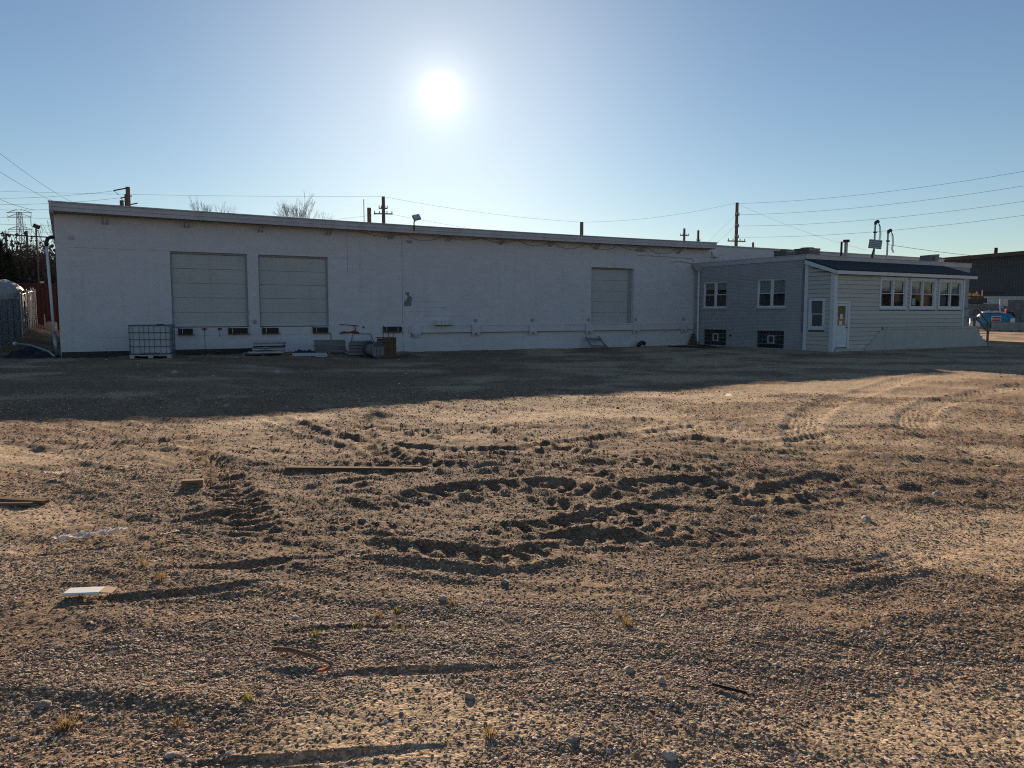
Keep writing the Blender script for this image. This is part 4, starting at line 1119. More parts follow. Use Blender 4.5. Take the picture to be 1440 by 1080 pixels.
# broken sawhorse leaning on the wall
x, y = pxy(23.75, .55); g = hz(x, y)
t = thing('broken_sawhorse', 'broken wooden frame leaning on the wall below the right dock door', 'frame', (x, y, g), BR)
MB().bar((-.42,-.10,.0),(-.62,.3,.58), .07, .05).build('leg', grey_wood, t)
MB().bar((.36,-.22,.0),(.16,.25,.60), .07, .05).build('leg', grey_wood, t)
MB().bar((-.60,.2,.47),(.34,.2,.42), .05, .14).build('crossbar', grey_wood, t)
MB().bar((-.42,.02,.12),(.44,-.1,.10), .04, .08).build('crossbar', grey_wood, t)
MB().bar((.16,.22,.45),(.48,-.15,.05), .05, .05).build('leg', grey_wood, t)
x, y = pxy(26.6, .5); t = thing('drain_stub', 'short black corrugated pipe end on the ground by the wall', 'pipe', (x, y, hz(x, y)), BR)
MB().tube([(-.22,0,.02),(-.1,0,.17),(.06,0,.22),(.2,-.03,.16)], .11, 10).build('pipe', black_plastic, t, smooth=True); MB().tube([(.19,-.03,.165),(.26,-.05,.11)], .085, 10).build('mouth', pale_board, t)
x, y = pxy(29.4, 2.0)
t = thing('black_hose', 'black hose lying along the ground before the grey brick wing', 'hose', (x, y, hz(x, y)), 0)
pts = []
for k in range(30):
    px_, py_ = pxy(27.9+2.6*k/29, 1.2+2.0*math.sin(k*.12)+.12*math.sin(k*.9)); pts.append((px_-x, py_-y, hz(px_, py_)+.03-hz(x, y)))
MB().tube(pts, .035, 6).build('hose', black_plastic, t, smooth=True)
x, y = pxy(30.35, .3); t = thing('rubble_wedge', 'brown broken brick wedge in the corner beside the downspout', 'bricks', (x, y, hz(x, y)), BR)
for k, (a, b, c, s) in enumerate(((0,0,.09,.2),(.13,.03,.12,.2),(.05,.03,.30,.17),(.12,.06,.44,.14),(.16,.08,.58,.10),(-.12,-.02,.06,.15))):
    MB().obox((a,b,c), (s*1.5,s,s*.9), (.2*k,.1*k,.5*k)).build('brick', brown_wood, t, bevel=.01)

# ------------------------------------------------------------------ left: fence, container, brush, trees
def bx_ray(px, Y): return (px-720)/1082.0*Y*1.0
slat_m = material('fence_slat', (0.34,0.36,0.38), 0.6, var=(0.26,0.27,0.28), var_scale=3, rand=0.25)
slat_p = material('fence_slat_pale', (0.46,0.42,0.36), 0.7, var=(0.34,0.30,0.25), var_scale=3, rand=0.25)
def fence(name, label, p0, p1, h, mat, n, lean=0.0, ragged=0.0, back=0):
    z0 = float(hz(*p0)); L = math.dist(p0, p1); rz = math.atan2(p1[1]-p0[1], p1[0]-p0[0])
    t = thing(name, label, 'fence', (p0[0], p0[1], z0), rz)
    for k in range(n):
        s = L*(k+.5)/n; w = L/n
        gx, gy = p0[0]+(p1[0]-p0[0])*s/L, p0[1]+(p1[1]-p0[1])*s/L
        g = hz(gx, gy)-z0
        o = MB().box(-w*.42, w*.42, -.012, .012, 0, h-.06+random.uniform(-ragged,ragged)).build('slat', mat, t)
        o.location = (s, random.uniform(-.01,.01), g+.04); o.rotation_euler = (random.uniform(-lean,lean), random.uniform(-lean,lean), random.uniform(-.25,.25))
    np_ = max(2, int(L/2.6)+1)
    for k in range(np_):
        s = L*k/(np_-1); g = hz(p0[0]+(p1[0]-p0[0])*s/L, p0[1]+(p1[1]-p0[1])*s/L)-z0
        MB().tube([(s,-.05,g-.2),(s,-.05,g+h+.05)], .035, 8).build('post', galv, t)
    g1 = hz(*p1)-z0
    for f_ in (.99, .5, .06): MB().tube([(0,-.03,h*f_),(L,-.03,g1+h*f_)], .02, 6).build('rail', galv, t)
    # the wire mesh itself, one crossing set of thin wires
    m = MB(); st = .30; k = -h
    while k < L:
        for a, b in (((k,0),(k+h,h)), ((k+h,0),(k,h))):
            (xa, za), (xb, zb) = a, b
            pa, pb = [], []
            ta = max(0.0, (0-min(xa,xb))/h); tb = min(1.0, (L-min(xa,xb))/h)
            if tb <= ta: continue
            if xa < xb: P = lambda q: (k+h*q, -.02, h*q+g1*(k+h*q)/L)
            else: P = lambda q: (k+h*q, -.02, h*(1-q)+g1*(k+h*q)/L)
            m.tube([P(ta), P(tb)], .004, 3, cap=False)
        k += st
    o = m.build('wire_mesh', galv, t); o['kind'] = 'stuff'
    return t
fence('slat_fence', 'grey slatted chain link fence in shade at the left edge', (bx_ray(-40,27.0),27.0), (bx_ray(29,42.0),42.0), 2.10, slat_m, 62)
fence('slat_fence', 'pale sunlit ragged slat fence beyond the shaded fence', (bx_ray(32,43.5),43.5), (bx_ray(53,52.5),52.5), 2.3, slat_p, 34, lean=.04, ragged=.22)
# tarp covered load behind the fence
tm_ = material('tarp', (0.42,0.42,0.42), 0.5, var=(.30,.29,.27), var_scale=1.5, bump=.9, bump_scale=3, bump_dist=.12)
def tarp(cx, cy, rx, ry, h, label, seed):
    zb = hz(cx, cy); n, m_ = 30, 14; vs, fs = [], []
    for j in range(m_+1):
        a = j/m_
        for i in range(n):
            th = 2*math.pi*i/n
            r = 1.0 if a < .55 else math.cos((a-.55)/.45*math.pi/2)**.6
            zz = a/.55*.72 if a < .55 else .72 + .28*math.sin((a-.55)/.45*math.pi/2)
            k = 1 + .12*perlin(np.array([i*.9+seed]), np.array([j*.7]), 3)[0]
            q = lambda c: math.copysign(abs(c)**.6, c)
            vs.append((rx*r*k*q(math.cos(th)), ry*r*k*q(math.sin(th)), h*zz*(1+.06*perlin(np.array([i*.5]), np.array([j*.9+seed]), 4)[0])))
    for j in range(m_):
        for i in range(n): fs.append((j*n+i, j*n+(i+1)%n, (j+1)*n+(i+1)%n, (j+1)*n+i))
    fs.append(tuple(m_*n+i for i in range(n)))
    t = thing('covered_load', label, 'tarp', (cx, cy, zb), .6)
    MB().add(vs, fs).build('cover', tm_, t, smooth=True)
    for k in range(3):
        yy = (-.5+.5*k)*ry
        MB().tube([(rx*1.05*math.cos(a_)*.98, yy, max(.05, h*1.04*math.sin(a_))) for a_ in [math.pi*q_/12 for q_ in range(13)]], .015, 5).build('rope', black_rubber, t)
    return t
tarp(bx_ray(2,46.0)-.2, 46.0, 1.5, 2.2, 2.95, 'grey tarp covered load behind the shaded fence', 2)
# red shipping container
cm = material('container_red', (0.085,0.018,0.018), 0.7, var=(0.06,0.02,0.018), var_scale=1.2, streak=.3, streak_col=(.09,.05,.04))
cx0, cx1, CY = bx_ray(-60,54.0), bx_ray(150,54.0), 54.0
cz = float(hz(bx_ray(60,54), 54.0))
t = thing('shipping_container', 'dark red corrugated shipping container behind the warehouse corner', 'container', (cx0, CY, cz), 0)
L = cx1-cx0; Hc = 2.85
m = MB(); x = 0.0; prof = []
while x < L-.28:
    prof += [(x,0),(x+.07,.05),(x+.14,.05),(x+.21,0)]; x += .28
prof.append((L,0)); vs, fs = [], []
for (a, b) in prof: vs += [(a,b,.16),(a,b,Hc-.1)]
for i in range(len(prof)-1): fs.append((2*i,2*i+2,2*i+3,2*i+1))
m.add(vs, fs); m.build('side_panel', cm, t)
box('top_rail', cm, t, 0, L, -.03, 2.4, Hc-.1, Hc); box('bottom_rail', cm, t, 0, L, -.03, 2.4, 0, .16)
for x in (0, L-.12): box('corner_post', cm, t, x, x+.12, -.035, -.001, .161, Hc-.101)
box('end_panel', cm, t, 0, L, 2.3, 2.39, .161, Hc-.101)
for px_ in (57, 4):
    xx = bx_ray(px_, 53.5)-cx0; box('lamp_block', pale_board, t, xx-.09, xx+.09, .0, .2, Hc+.001, Hc+.14)
xq = bx_ray(74, 50.5); t = thing('stone_block', 'pale concrete block on the ground in front of the red container', 'block', (xq, 50.5, hz(xq, 50.5)), .3)
MB().box(-.28,.28,-.3,.3,0,.55).build('block', raw_concrete, t, bevel=.03); MB().box(-.2,.2,-.2,.2,.551,.60).build('cap', raw_concrete, t, bevel=.01)
xq = bx_ray(65, 52.0); t = thing('short_stake', 'short pale stake standing in front of the red container', 'stake', (xq, 52.0, hz(xq, 52.0)), 0)
MB().tube([(0,0,-.1),(0,0,.8)], .04, 8).build('stake', slat_p, t); MB().tube([(0,0,.8),(0,0,.86)], .05, 8).build('cap', galv, t)

bark = material('bark', (0.10,0.08,0.065), 0.95, var=(.16,.13,.11), var_scale=6)
twig_m = material('twig', (0.115,0.085,0.07), 0.95, var=(.17,.12,.09), var_scale=.4)
needle = material('needles', (0.035,0.045,0.028), 0.9, var=(.06,.055,.035), var_scale=1.2)
# brush thicket: one mass nobody could count
def thicket(name, label, x0, x1, y0, y1, hlo, hhi, n, seed):
    rng = random.Random(seed); m = MB(); c = ((x0+x1)/2, (y0+y1)/2)
    for _ in range(n):
        x, y = rng.uniform(x0,x1), rng.uniform(y0,y1); z = 1.0
        h = rng.uniform(hlo,hhi)*(.75+.5*perlin(np.array([x*.35]), np.array([y*.35]), 9)[0]+.25)
        p = Vector((x-c[0], y-c[1], z)); d = Vector((rng.gauss(0,.22), rng.gauss(0,.22), 1))
        segs = 3
        for s in range(segs):
            q = p + d*(h/segs); w = .05*(1-s/segs)+.015
            a = Vector((w,0,0))
            m.add([p-a, p+a, q+a*.6, q-a*.6], [(0,1,2,3)])
            for b in range(5):
                o = p.lerp(q, rng.random()); l = rng.uniform(.2,.9); e = o + Vector((rng.gauss(0,.6), rng.gauss(0,.5), rng.uniform(.1,1))).normalized()*l
                pr = Vector((.014,0,.012)); m.add([o-pr, o+pr, e], [(0,1,2)])
                if rng.random() < .6:
                    s_ = rng.uniform(.06,.19); m.add([e+Vector((-s_,0,0)), e+Vector((0,rng.uniform(-s_,s_),-s_)), e+Vector((s_,0,0)), e+Vector((0,0,s_))], [(0,1,2,3)])
            p = q; d = (d + Vector((rng.gauss(0,.25), rng.gauss(0,.25), 0)))
    o = m.build(name, twig_m, None); o.location = (*c, 0)
    return tag(o, label, 'brush', kind='stuff')
thicket('brush_thicket', 'brown leafless brush massed behind the red container', -75, -28, 60, 70, 3.4, 5.6, 6800, 4)

def bare_tree(name, label, x, y, H, spread, seed, depth=6, group=None, r0=.22):
    rng = random.Random(seed); z = hz(x, y)
    t = thing(name, label, 'tree', (x, y, z), 0, group)
    trunk, crown = MB(), MB()
    def grow(p, d, L, r, lev):
        n = 3; pts = [p]; rs = [r]; q = p
        for k in range(n):
            d = (d + Vector((rng.gauss(0,.09), rng.gauss(0,.09), .04))).normalized(); q = q + d*(L/n); pts.append(q); rs.append(max(.008, r*(1-.3*(k+1)/n)))
        (trunk if lev == 0 else crown).tube(pts, rs, 7 if lev < 2 else (5 if lev < 4 else 3), cap=lev < 1)
        if lev >= depth: return
        nb = 3 if lev < 2 else rng.choice((2,3,3))
        for b in range(nb):
            a = rng.uniform(0, 6.28); sp = rng.uniform(.28,.62)*spread
            o = d.orthogonal().normalized(); o.rotate(Matrix.Rotation(a, 3, d))
            nd = (d + o*sp + Vector((0,0,.12))).normalized()
            grow(pts[-1] if b else pts[-1], nd, L*rng.uniform(.66,.84), rs[-1]*rng.uniform(.55,.75), lev+1)
            if lev >= 1 and b == 0:
                nd2 = (d + o*-.7).normalized(); grow(pts[2], nd2, L*.5, rs[2]*.4, max(lev+2, depth-1))
    grow(Vector((0,0,-.2)), Vector((0,0,1)), H*.27, r0, 0)
    trunk.build('trunk', bark, t, smooth=True); crown.build('crown', twig_m, t)
    return t
bare_tree('bare_tree', 'larger bare tree behind the warehouse roof', -22.9, 80, 14.6, .85, 3)
bare_tree('bare_tree', 'small bare tree just right of the larger bare tree', -20.4, 88, 14.5, .9, 8, depth=5)
bare_tree('bare_tree', 'distant round bare tree left of the larger bare tree', -37.2, 97, 15.6, .6, 12, r0=.2)
bare_tree('bare_tree', 'thin bare tree half hidden behind the left end of the warehouse', bx_ray(76,58), 58, 8.6, .75, 21, depth=5, r0=.13)
bare_tree('bare_tree', 'low bare tree rising from the brush left of the warehouse', bx_ray(40,72), 72, 7.0, .9, 25, depth=5, r0=.12)
def conifer(label, x, y, H, R, seed):
    rng = random.Random(seed); z = hz(x, y)
    t = thing('evergreen_tree', label, 'tree', (x, y, z), 0)
    MB().tube([(0,0,-.2),(0,0,H*.95)], [.16,.02], 7).build('trunk', bark, t)
    m = MB(); hgt = .6
    while hgt < H:
        f = 1-hgt/H; r = R*(f**.8)*rng.uniform(.7,1.15)+.1
        for b in range(7):
            a = rng.uniform(0,6.28); dv = Vector((math.cos(a), math.sin(a), rng.uniform(-.25,.1)))
            for k in range(10):
                s = (k+rng.random())/10; p = Vector((0,0,hgt)) + dv*(r*s) + Vector((0,0,-.12*r*s*s))
                l = .16+.20*(1-s)
                for q in range(3):
                    e = Vector((rng.gauss(0,1), rng.gauss(0,1), rng.gauss(-.1,.45))).normalized()*l*1.4; w = e.orthogonal().normalized()*.045
                    m.add([p-w, p+w, p+e], [(0,1,2)])
        hgt += .17
    m.build('crown', needle, t)
conifer('dark evergreen at the left edge above the brush', bx_ray(4,57.5), 57.5, 6.1, 1.5, 1)
conifer('shorter dark evergreen right of the taller one, above the brush', bx_ray(17,58.5), 58.5, 5.1, 1.1, 2)
conifer('dark evergreen mostly outside the left edge', bx_ray(-12,59), 59, 6.4, 1.6, 3)

# tree ring added out of view, keeps the bright horizon off the window panes
def tree_screen():
    rng = random.Random(31); m = MB()
    for k in range(2600):
        a = rng.uniform(0, 2*math.pi); r = rng.uniform(430, 520); h = rng.uniform(9, 17)*(0.8+.4*math.sin(a*7)*math.sin(a*3+1)); w = rng.uniform(4, 8)
        x, y = r*math.sin(a), r*math.cos(a); n = 7; b = len(m.v)
        for z, f_ in ((0,.6),(.3,1.0),(.65,.8),(.9,.4)):
            for i in range(n):
                t_ = 2*math.pi*i/n; q = w*f_*rng.uniform(.7,1.2); m.v.append((x+q*math.cos(t_), y+q*math.sin(t_), h*z*rng.uniform(.9,1.1)))
        m.v.append((x, y, h))
        for j in range(3):
            for i in range(n): m.f.append((b+j*n+i, b+j*n+(i+1)%n, b+(j+1)*n+(i+1)%n, b+(j+1)*n+i))
        for i in range(n): m.f.append((b+3*n+i, b+3*n+(i+1)%n, b+4*n))
    o = m.build('added_tree_screen', twig_m, None)
    tag(o, 'added far ring of brown trees screening the bright horizon', 'trees', kind='stuff')
tree_screen()

# ------------------------------------------------------------------ poles, pylons and wires
pole_m = material('pole_wood', (0.11,0.095,0.085), 0.9, var=(.16,.14,.12), var_scale=3, stretch=(3,3,.3))
def pole(label, x, y, ztop, r=.14, arms=(), extras=None, zb=None, name='utility_pole'):
    z0 = hz(x, y) if zb is None else zb
    t = thing(name, label, 'pole', (x, y, z0))
    h = ztop-z0
    MB().tube([(0,0,-.3),(0,0,h)], [r*1.25,r], 9).build('pole', pole_m, t)
    for (dz, w, ang) in arms:
        c, s = math.cos(ang), math.sin(ang); z = h-dz
        MB().bar((-w*c/2,-w*s/2-.15,z),(w*c/2,w*s/2-.15,z), .10, .12).build('crossarm', pole_m, t)
        for k in (-.46,-.2,.2,.46): MB().tube([(w*c*k,w*s*k-.15,z+.06),(w*c*k,w*s*k-.15,z+.28)], .05, 6).build('insulator', galv, t)
    return t
pole('wooden pole with three side arms behind the left roof end, tallest of three', -29.4, 60, 11.35, .16)
pole('middle shorter pole of the three behind the left roof end', -31.0, 63, 11.25, .16)
pole('rearmost shortest pole of the three behind the left roof end', -32.9, 66, 11.2, .16)
t = thing('switch_arms', 'three insulated side arms reaching left from the triple poles', 'insulator', (-29.4, 60, 10.0))
for k, (z, y0) in enumerate(((1.2,0),(.85,1.5),(.5,3.0))):
    MB().tube([(-.15-k*.3,y0,z+.05),(-1.1-k*.25,y0,z-.12)], .05, 6).build('arm', pole_m, t)
    MB().tube([(-1.1-k*.25,y0,z-.12),(-.7-k*.25,y0,z-.45)], .02, 5).build('jumper', black_rubber, t)
pole('thick short pole above the roof beside the crossarm pole', -13.7, 75, 11.8, .19)
pole('thin whip antenna above the roof beside the thick short pole', -14.2, 75, 12.6, .035, name='antenna_mast')
pole('crossarm pole with insulators above the middle of the roof', -13.15, 80, 13.6, .17, ((1.75,1.9,.15),(1.2,.9,.15)))
pole('lone pole right of the middle of the warehouse roof', 8.03, 90, 12.2, .20)
pole('left of two small far crossarm poles above the right roof end', 24.3, 110, 13.65, .16, ((1.0,1.2,.0),))
pole('right of two small far poles above the right roof end', 26.75, 112, 13.6, .16, ((1.5,.5,.0),))
pole('tallest utility pole with four wires above the brick wing', 24.45, 85, 13.7, .17, ((4.15,2.2,.3),(1.35,.5,.3),(2.55,.5,.3),(3.75,.5,.3)))
pole('short stub pole right of the tallest utility pole', 30.95, 100, 10.8, .14)
pole('leaning dark pole above the brush, right of the pylon', bx_ray(46.8,62), 62, 8.25, .085, ((2.9,.5,0),))
pole('slim pole at the left with a cable crossing its top', bx_ray(18,70), 70, 8.7, .08, ((.05,.6,0),))
pole('small far crossarm pole before the pylon', bx_ray(37.5,75), 75, 8.5, .075, ((.1,1.0,0),(1.0,.8,0)))
t = pole('slim pole carrying a flood light left of the warehouse', bx_ray(60,58), 58, 8.0, .06, name='lamp_post')
obj_m('lamp_head', MB().box(-.2,.2,-.12,.12,-.14,.14), dark_steel, t, Matrix.Translation((.05,0,8.0-hz(bx_ray(60,58),58)+.15)) @ Matrix.Rotation(.4,4,'Y'))

steel_far = material('pylon_steel', (0.30,0.31,0.33), 0.5, metal=.3)
def pylon(label, x, y, H, s=1.0):
    t = thing('lattice_pylon', label, 'pylon', (x, y, 0))
    def half(z): return s*(2.6*(1-z/H)**1.5+.55)
    zs = [H*k/12 for k in range(13)]
    legs = [(-1,-1),(1,-1),(1,1),(-1,1)]
    for a, b in legs: MB().tube([(a*half(z), b*half(z), z) for z in zs], .09, 4).build('leg', steel_far, t)
    m = MB()
    for z0, z1 in zip(zs[:-1], zs[1:]):
        for k in range(4):
            (a,b), (c,d) = legs[k], legs[(k+1)%4]; h0, h1 = half(z0), half(z1)
            m.tube([(a*h0,b*h0,z0),(c*h1,d*h1,z1)], .05, 3, cap=False).tube([(c*h0,d*h0,z0),(a*h1,b*h1,z1)], .05, 3, cap=False)
            m.tube([(a*h1,b*h1,z1),(c*h1,d*h1,z1)], .05, 3, cap=False)
    m.build('lattice', steel_far, t)
    for z, w in ((H*.995,4.2*s),(H*.955,4.0*s),(H*.84,4.1*s)):
        m = MB()
        for sy in (-.4,.4):
            m.tube([(-w,0,z),(w,0,z)], .09, 4).tube([(-w,0,z),(-.5,sy,z+1.1)], .06, 4).tube([(w,0,z),(.5,sy,z+1.1)], .06, 4)
        m.build('crossarm', steel_far, t)
        for x_ in (-w*.95, w*.95): MB().tube([(x_,0,z),(x_*.97,0,z-1.3)], .08, 5).build('insulator', steel_far, t)
    return t
pylon('large lattice pylon above the brush at the far left', -163.9, 260, 35.3)
pylon('smaller far lattice pylon right of the large one', bx_ray(55,330), 330, 30.5, .8)
pylon('faint far lattice pylon between the large one and the lamp post', bx_ray(34,420), 420, 26, .9)

wire_m = material('wire', (0.05,0.05,0.055), 1.0, spec=0.0)
def wire(label, p, q, sag=.5, r=.013, n=18):
    r *= .72
    p, q = Vector(p), Vector(q); c = (p+q)/2
    pts = []
    for k in range(n+1):
        f_ = k/n; w = p.lerp(q, f_); w.z -= sag*4*f_*(1-f_); pts.append(w-c)
    o = MB().tube(pts, r, 4).build('overhead_wire', wire_m, None); o.location = c
    return tag(o, label, 'wire', 'overhead wires')
wire('steep wire at the top left, upper of two', (-19.9,28.5,8.6), (-34.2,62,10.2), .3)
wire('steep wire at the top left, lower of two', (-20.0,28.5,7.8), (-35.2,62,10.2), .3)
wire('wire running down from the left edge to the roof corner', (-20.1,28.5,6.6), (-30.5,50,8.3), .2)
for k, (z, z1) in enumerate(((11.0,11.05),(10.5,10.75),(10.1,10.45))):
    wire(('upper','middle','lower')[k] + ' wire of the three ending at the triple poles', (-55,70,z+1.5), (-30.5-k*.25,60+1.5*k,z1), .55)
wire('long faint wire high over the left half of the roof', (-62,78,14.2), (-13.15,80,13.6), .25)
wire('faint wire from the crossarm pole down to the lone pole', (-13.15,80,13.6), (8.03,90,12.2), .35)
wire('faint wire from the lone pole up to the tallest pole', (8.03,90,12.2), (24.45,85,13.7), .5)
wire('low faint wire leaving the crossarm pole to the right', (-12.2,80,11.8), (12,95,9.6), .25)
wire('low faint wire leaving the crossarm pole to the left', (-13.9,80,11.8), (-22,84,11.6), .1)
for k, (z, zr) in enumerate(((13.6,12.9),(12.4,11.8),(11.2,10.6),(10.0,9.55))):
    wire(('top','second','third','lowest')[k] + ' of the four wires sweeping right from the tallest pole', (24.45,85,z), (44.0,55,zr+.25), .75, .015)
wire('diagonal guy wire right of the tallest pole', (24.45,85,13.6), (41,90,9.0), .4, .011)
wire('first thin guy wire left of the tallest pole', (24.45,85,12.5), (20.6,87,8.4), .02, .010)
wire('second thin guy wire left of the tallest pole', (24.45,85,11.3), (21.6,87,8.4), .02, .010)
wire('service wire running right from the service masts', B(38.1,-6.6,5.35), (62,70,7.2), .9, .014)
for k in range(3): wire(('upper','middle','lower')[k] + ' of the three wires rising at the right edge', (46,75,6.4-.25*k), (66,70,10.9-.35*k), .6, .012)
wire('thick dark cable crossing the pylon to the downpipe elbow', (-21.5,29.5,5.05), B(-.25,.3,4.45), .08, .03)
for k in range(3): wire(('upper','middle','lower')[k] + ' conductor crossing behind the large pylon', (-230,262,37.5-2.4*k), (-100,258,33.5-2.2*k), 2.0, .06)

# ------------------------------------------------------------------ right: yard beyond the steps
mb_m = material('metal_cladding', (0.085,0.09,0.10), 0.55, metal=.2, var=(.065,.068,.075), var_scale=.8)
mb_roof = material('metal_roof', (0.10,0.07,0.055), 0.6, var=(.14,.10,.08), var_scale=.6)
X0, X1, YB = 53.5, 118.0, 100.0
t = thing('metal_building', 'dark grey ribbed metal shed with low brown roof at the right edge', 'building', (X0, YB, 0))
W = X1-X0
def rake(x): return 8.55 + .085*min(x, W-x)
vs, fs = [], []; x = 0.0; prof = []
while x < W:
    prof += [(x,0),(x+.22,0),(x+.26,-.06),(x+.36,-.06)]; x += .40
prof.append((W,0))
for a, b in prof: vs += [(a,b,-.1),(a,b,7.70),(a,b,7.74),(a,b,rake(a)-.35)]
for i in range(len(prof)-1):
    for k in (0, 2): fs.append((4*i+k,4*i+4+k,4*i+5+k,4*i+1+k))
MB().add(vs, fs).build('cladding', mb_m, t)
box('seam', dark_steel, t, 0, W, -.04, .02, 7.69, 7.75)
MB().prism_y([(-.9,rake(0)-.40),(W/2,rake(W/2)-.34),(W+.9,rake(0)-.40),(W+.9,rake(0)+.05),(W/2,rake(W/2)+.12),(-.9,rake(0)+.05)], -1.0, 40).build('roof', mb_roof, t)
MB().add([(0,0,-.1),(0,40,-.1),(0,40,8.2),(0,0,8.2)], [(3,2,1,0)]).build('cladding', mb_m, t)
MB().tube([(9.9,2,rake(9.9)),(9.9,2,rake(9.9)+.9)], .22, 10).build('roof_vent', dark_steel, t)
MB().prism_y([(2.9,8.9),(5.4,9.1),(5.0,9.35),(3.4,9.22)], 6, 8).build('ridge_vent', dark_steel, t)
white_cor = material('white_corrugated', (.55,.56,.58), .5, var=(.42,.43,.44), var_scale=1.5, streak=.4, streak_col=(.3,.28,.26))
t = thing('white_container', 'white corrugated container behind the concrete block wall', 'container', (52.5, 88.5, 0))
vs, fs = [], []; x = 0.0; prof = []
while x < 12: prof += [(x,0),(x+.12,0),(x+.18,.07),(x+.30,.07)]; x += .36
for a, b in prof: vs += [(a,b,.1),(a,b,3.5)]
for i in range(len(prof)-1): fs.append((2*i,2*i+2,2*i+3,2*i+1))
MB().add(vs, fs).build('side_panel', white_cor, t); box('top_rail', white_cor, t, 0, 12.2, -.03, 2.4, 3.501, 3.66); box('end_panel', white_cor, t, 0, 12.2, 2.2, 2.38, 0.1, 3.5)
box('corner_post', white_cor, t, -.12, -.001, -.03, 2.38, .0, 3.66)
t = thing('lumber_bundle', 'dark lumber bundle lying on the white container', 'lumber', (53.9, 89.2, 3.66))
for k in range(3):
    for j in range(2): box('beam', dark_steel if j else brown_wood, t, -.3+.3*k-.3*j, 2.4+.35*k-.2*j, -.5+.35*k, -.2+.35*k, .02+.28*j, .26+.28*j)
t = thing('storage_rack', 'dark steel storage rack left of the white container', 'rack', (49.6, 86, 0))
for x in (0, 2.6): box('upright', dark_steel, t, x, x+.14, -.1, .1, 0, 4.3)
for z in (1.5, 2.7, 3.45): box('beam', dark_steel, t, .141, 2.599, -.12, .12, z, z+.16)
box('sheet_load', dark_steel, t, .2, 2.9, -.5, .6, 2.87, 3.40)
t = thing('yellow_bundle', 'yellow orange bundle lying on the storage rack', 'bundle', (50.8, 86, 3.612))
ym = material('yellow_paint', (.60,.30,.03), .6); box('bundle', ym, t, -.75, .75, -.4, .4, 0, .34, bevel=.05); box('strap', dark_steel, t, -.1, .0, -.42, .42, -.0, .36)
def block_wall(label, x0, y0, cols, rows, bw, bh, mat, jig=.0):
    t = thing('block_wall', label, 'wall', (x0, y0, hz(x0, y0)-.02))
    for r in range(rows):
        for c in range(cols):
            off = bw*.5*(r % 2)
            MB().box(.012,bw-.012,0,.7,.01,bh-.008).build('block', mat, t, bevel=.03).location = (c*bw+off, random.uniform(-.03,.03), r*bh)
    return t
blk = material('bin_block', (.15,.15,.155), .9, var=(.34,.34,.34), var_scale=.9, var_amt=.8, bump=.4, rand=.25)
block_wall('grey concrete block wall behind the blue tank, lower left part', 47.2, 81.5, 3, 4, 1.2, .70, blk)
block_wall('grey concrete block wall behind the blue tank, higher right part', 50.6, 80.0, 8, 4, 1.4, .80, blk)
t = thing('pale_post', 'thin pale post between the two block walls', 'post', (50.25, 79.6, 0)); MB().tube([(0,0,0),(0,0,3.2)], .08, 8).build('post', pale_board, t); box('foot', raw_concrete, t, -.2,.2,-.2,.2,0,.12)
# blue tank on its side
blue = material('tank_blue', (.05,.21,.36), .6, var=(.10,.30,.44), var_scale=1.4, streak=.3, streak_col=(.05,.12,.2))
t = thing('blue_tank', 'blue horizontal storage tank with white sign behind concrete barriers', 'tank', (48.5, 77.6, 0))
R_ = .82; cz_ = .95; m = MB()
prof = [(-1.65,0.02),(-1.62,.45),(-1.5,.72),(-1.35,.82),(1.35,.82),(1.5,.72),(1.62,.45),(1.65,.02)]
m.tube([(a,0,cz_) for a, _ in prof], [r for _, r in prof], 28); m.build('shell', blue, t, smooth=True)
for x in (-1.0, 1.0): MB().prism_y([(x-.12,0),(x+.12,0),(x+.12,.5),(x-.12,.5)], -.6, .6).build('saddle', raw_concrete, t)
for x in (-.9, .9): MB().tube([(x,.835*math.cos(a),cz_+.835*math.sin(a)) for a in [2*math.pi*k/24 for k in range(25)]], .02, 4).build('band', blue, t)
sg = box('sign', paper_m, t, -.85, .1, -.88, -.84, cz_-.02, cz_+.50)
redp = material('sign_red', (.45,.04,.04), .6)
box('sign_band', redp, sg, -.79, .04, -.886, -.881, cz_+.26, cz_+.44); box('sign_band', redp, sg, -.79, .04, -.886, -.881, cz_+.02, cz_+.18)
box('notice', paper_m, t, 1.05, 1.5, -.86, -.82, cz_-.18, cz_+.28)
MB().tube([(.3,0,cz_+.8),(.3,0,cz_+.98)], .16, 12).build('manhole', blue, t); MB().tube([(-.6,0,cz_+.8),(-.6,0,cz_+1.1)], .05, 8).build('vent', galv, t)
t = thing('white_sacks', 'white plastic sacks lying on top of the blue tank', 'sacks', (48.1, 77.6, 1.74))
for k in range(3):
    o = MB().box(-.38,.38,-.3,.3,0,.16).build('sack', wm, t, bevel=.07); o.location = (-.55+.62*k, 0, .02); o.rotation_euler = (0, .06*(k-1), .2*k)
t = thing('red_fuel_can', 'red fuel can standing on the right end of the blue tank', 'fuel can', (49.75, 77.6, 1.74))
MB().box(-.2,.2,-.15,.15,0,.38).build('can', redp, t, bevel=.05); MB().tube([(.1,0,.38),(.25,0,.55)], .04, 8).build('spout', black_plastic, t); MB().tube([(-.15,0,.38),(-.1,0,.46),(.02,0,.46),(.05,0,.38)], .025, 6).build('handle', redp, t)
x, y = 50.05, 77.5; t = thing('black_bag', 'black bag slumped on the tank below the red fuel can', 'bag', (x, y, 1.5))
MB().tube([(-.5,0,.22),(-.25,-.05,.26),(.1,-.1,.18),(.25,-.1,-.05)], [.06,.16,.18,.10], 10).build('bag', black_plastic, t, smooth=True); MB().tube([(-.5,0,.22),(-.62,.05,.12)], .03, 6).build('strap', black_plastic, t)
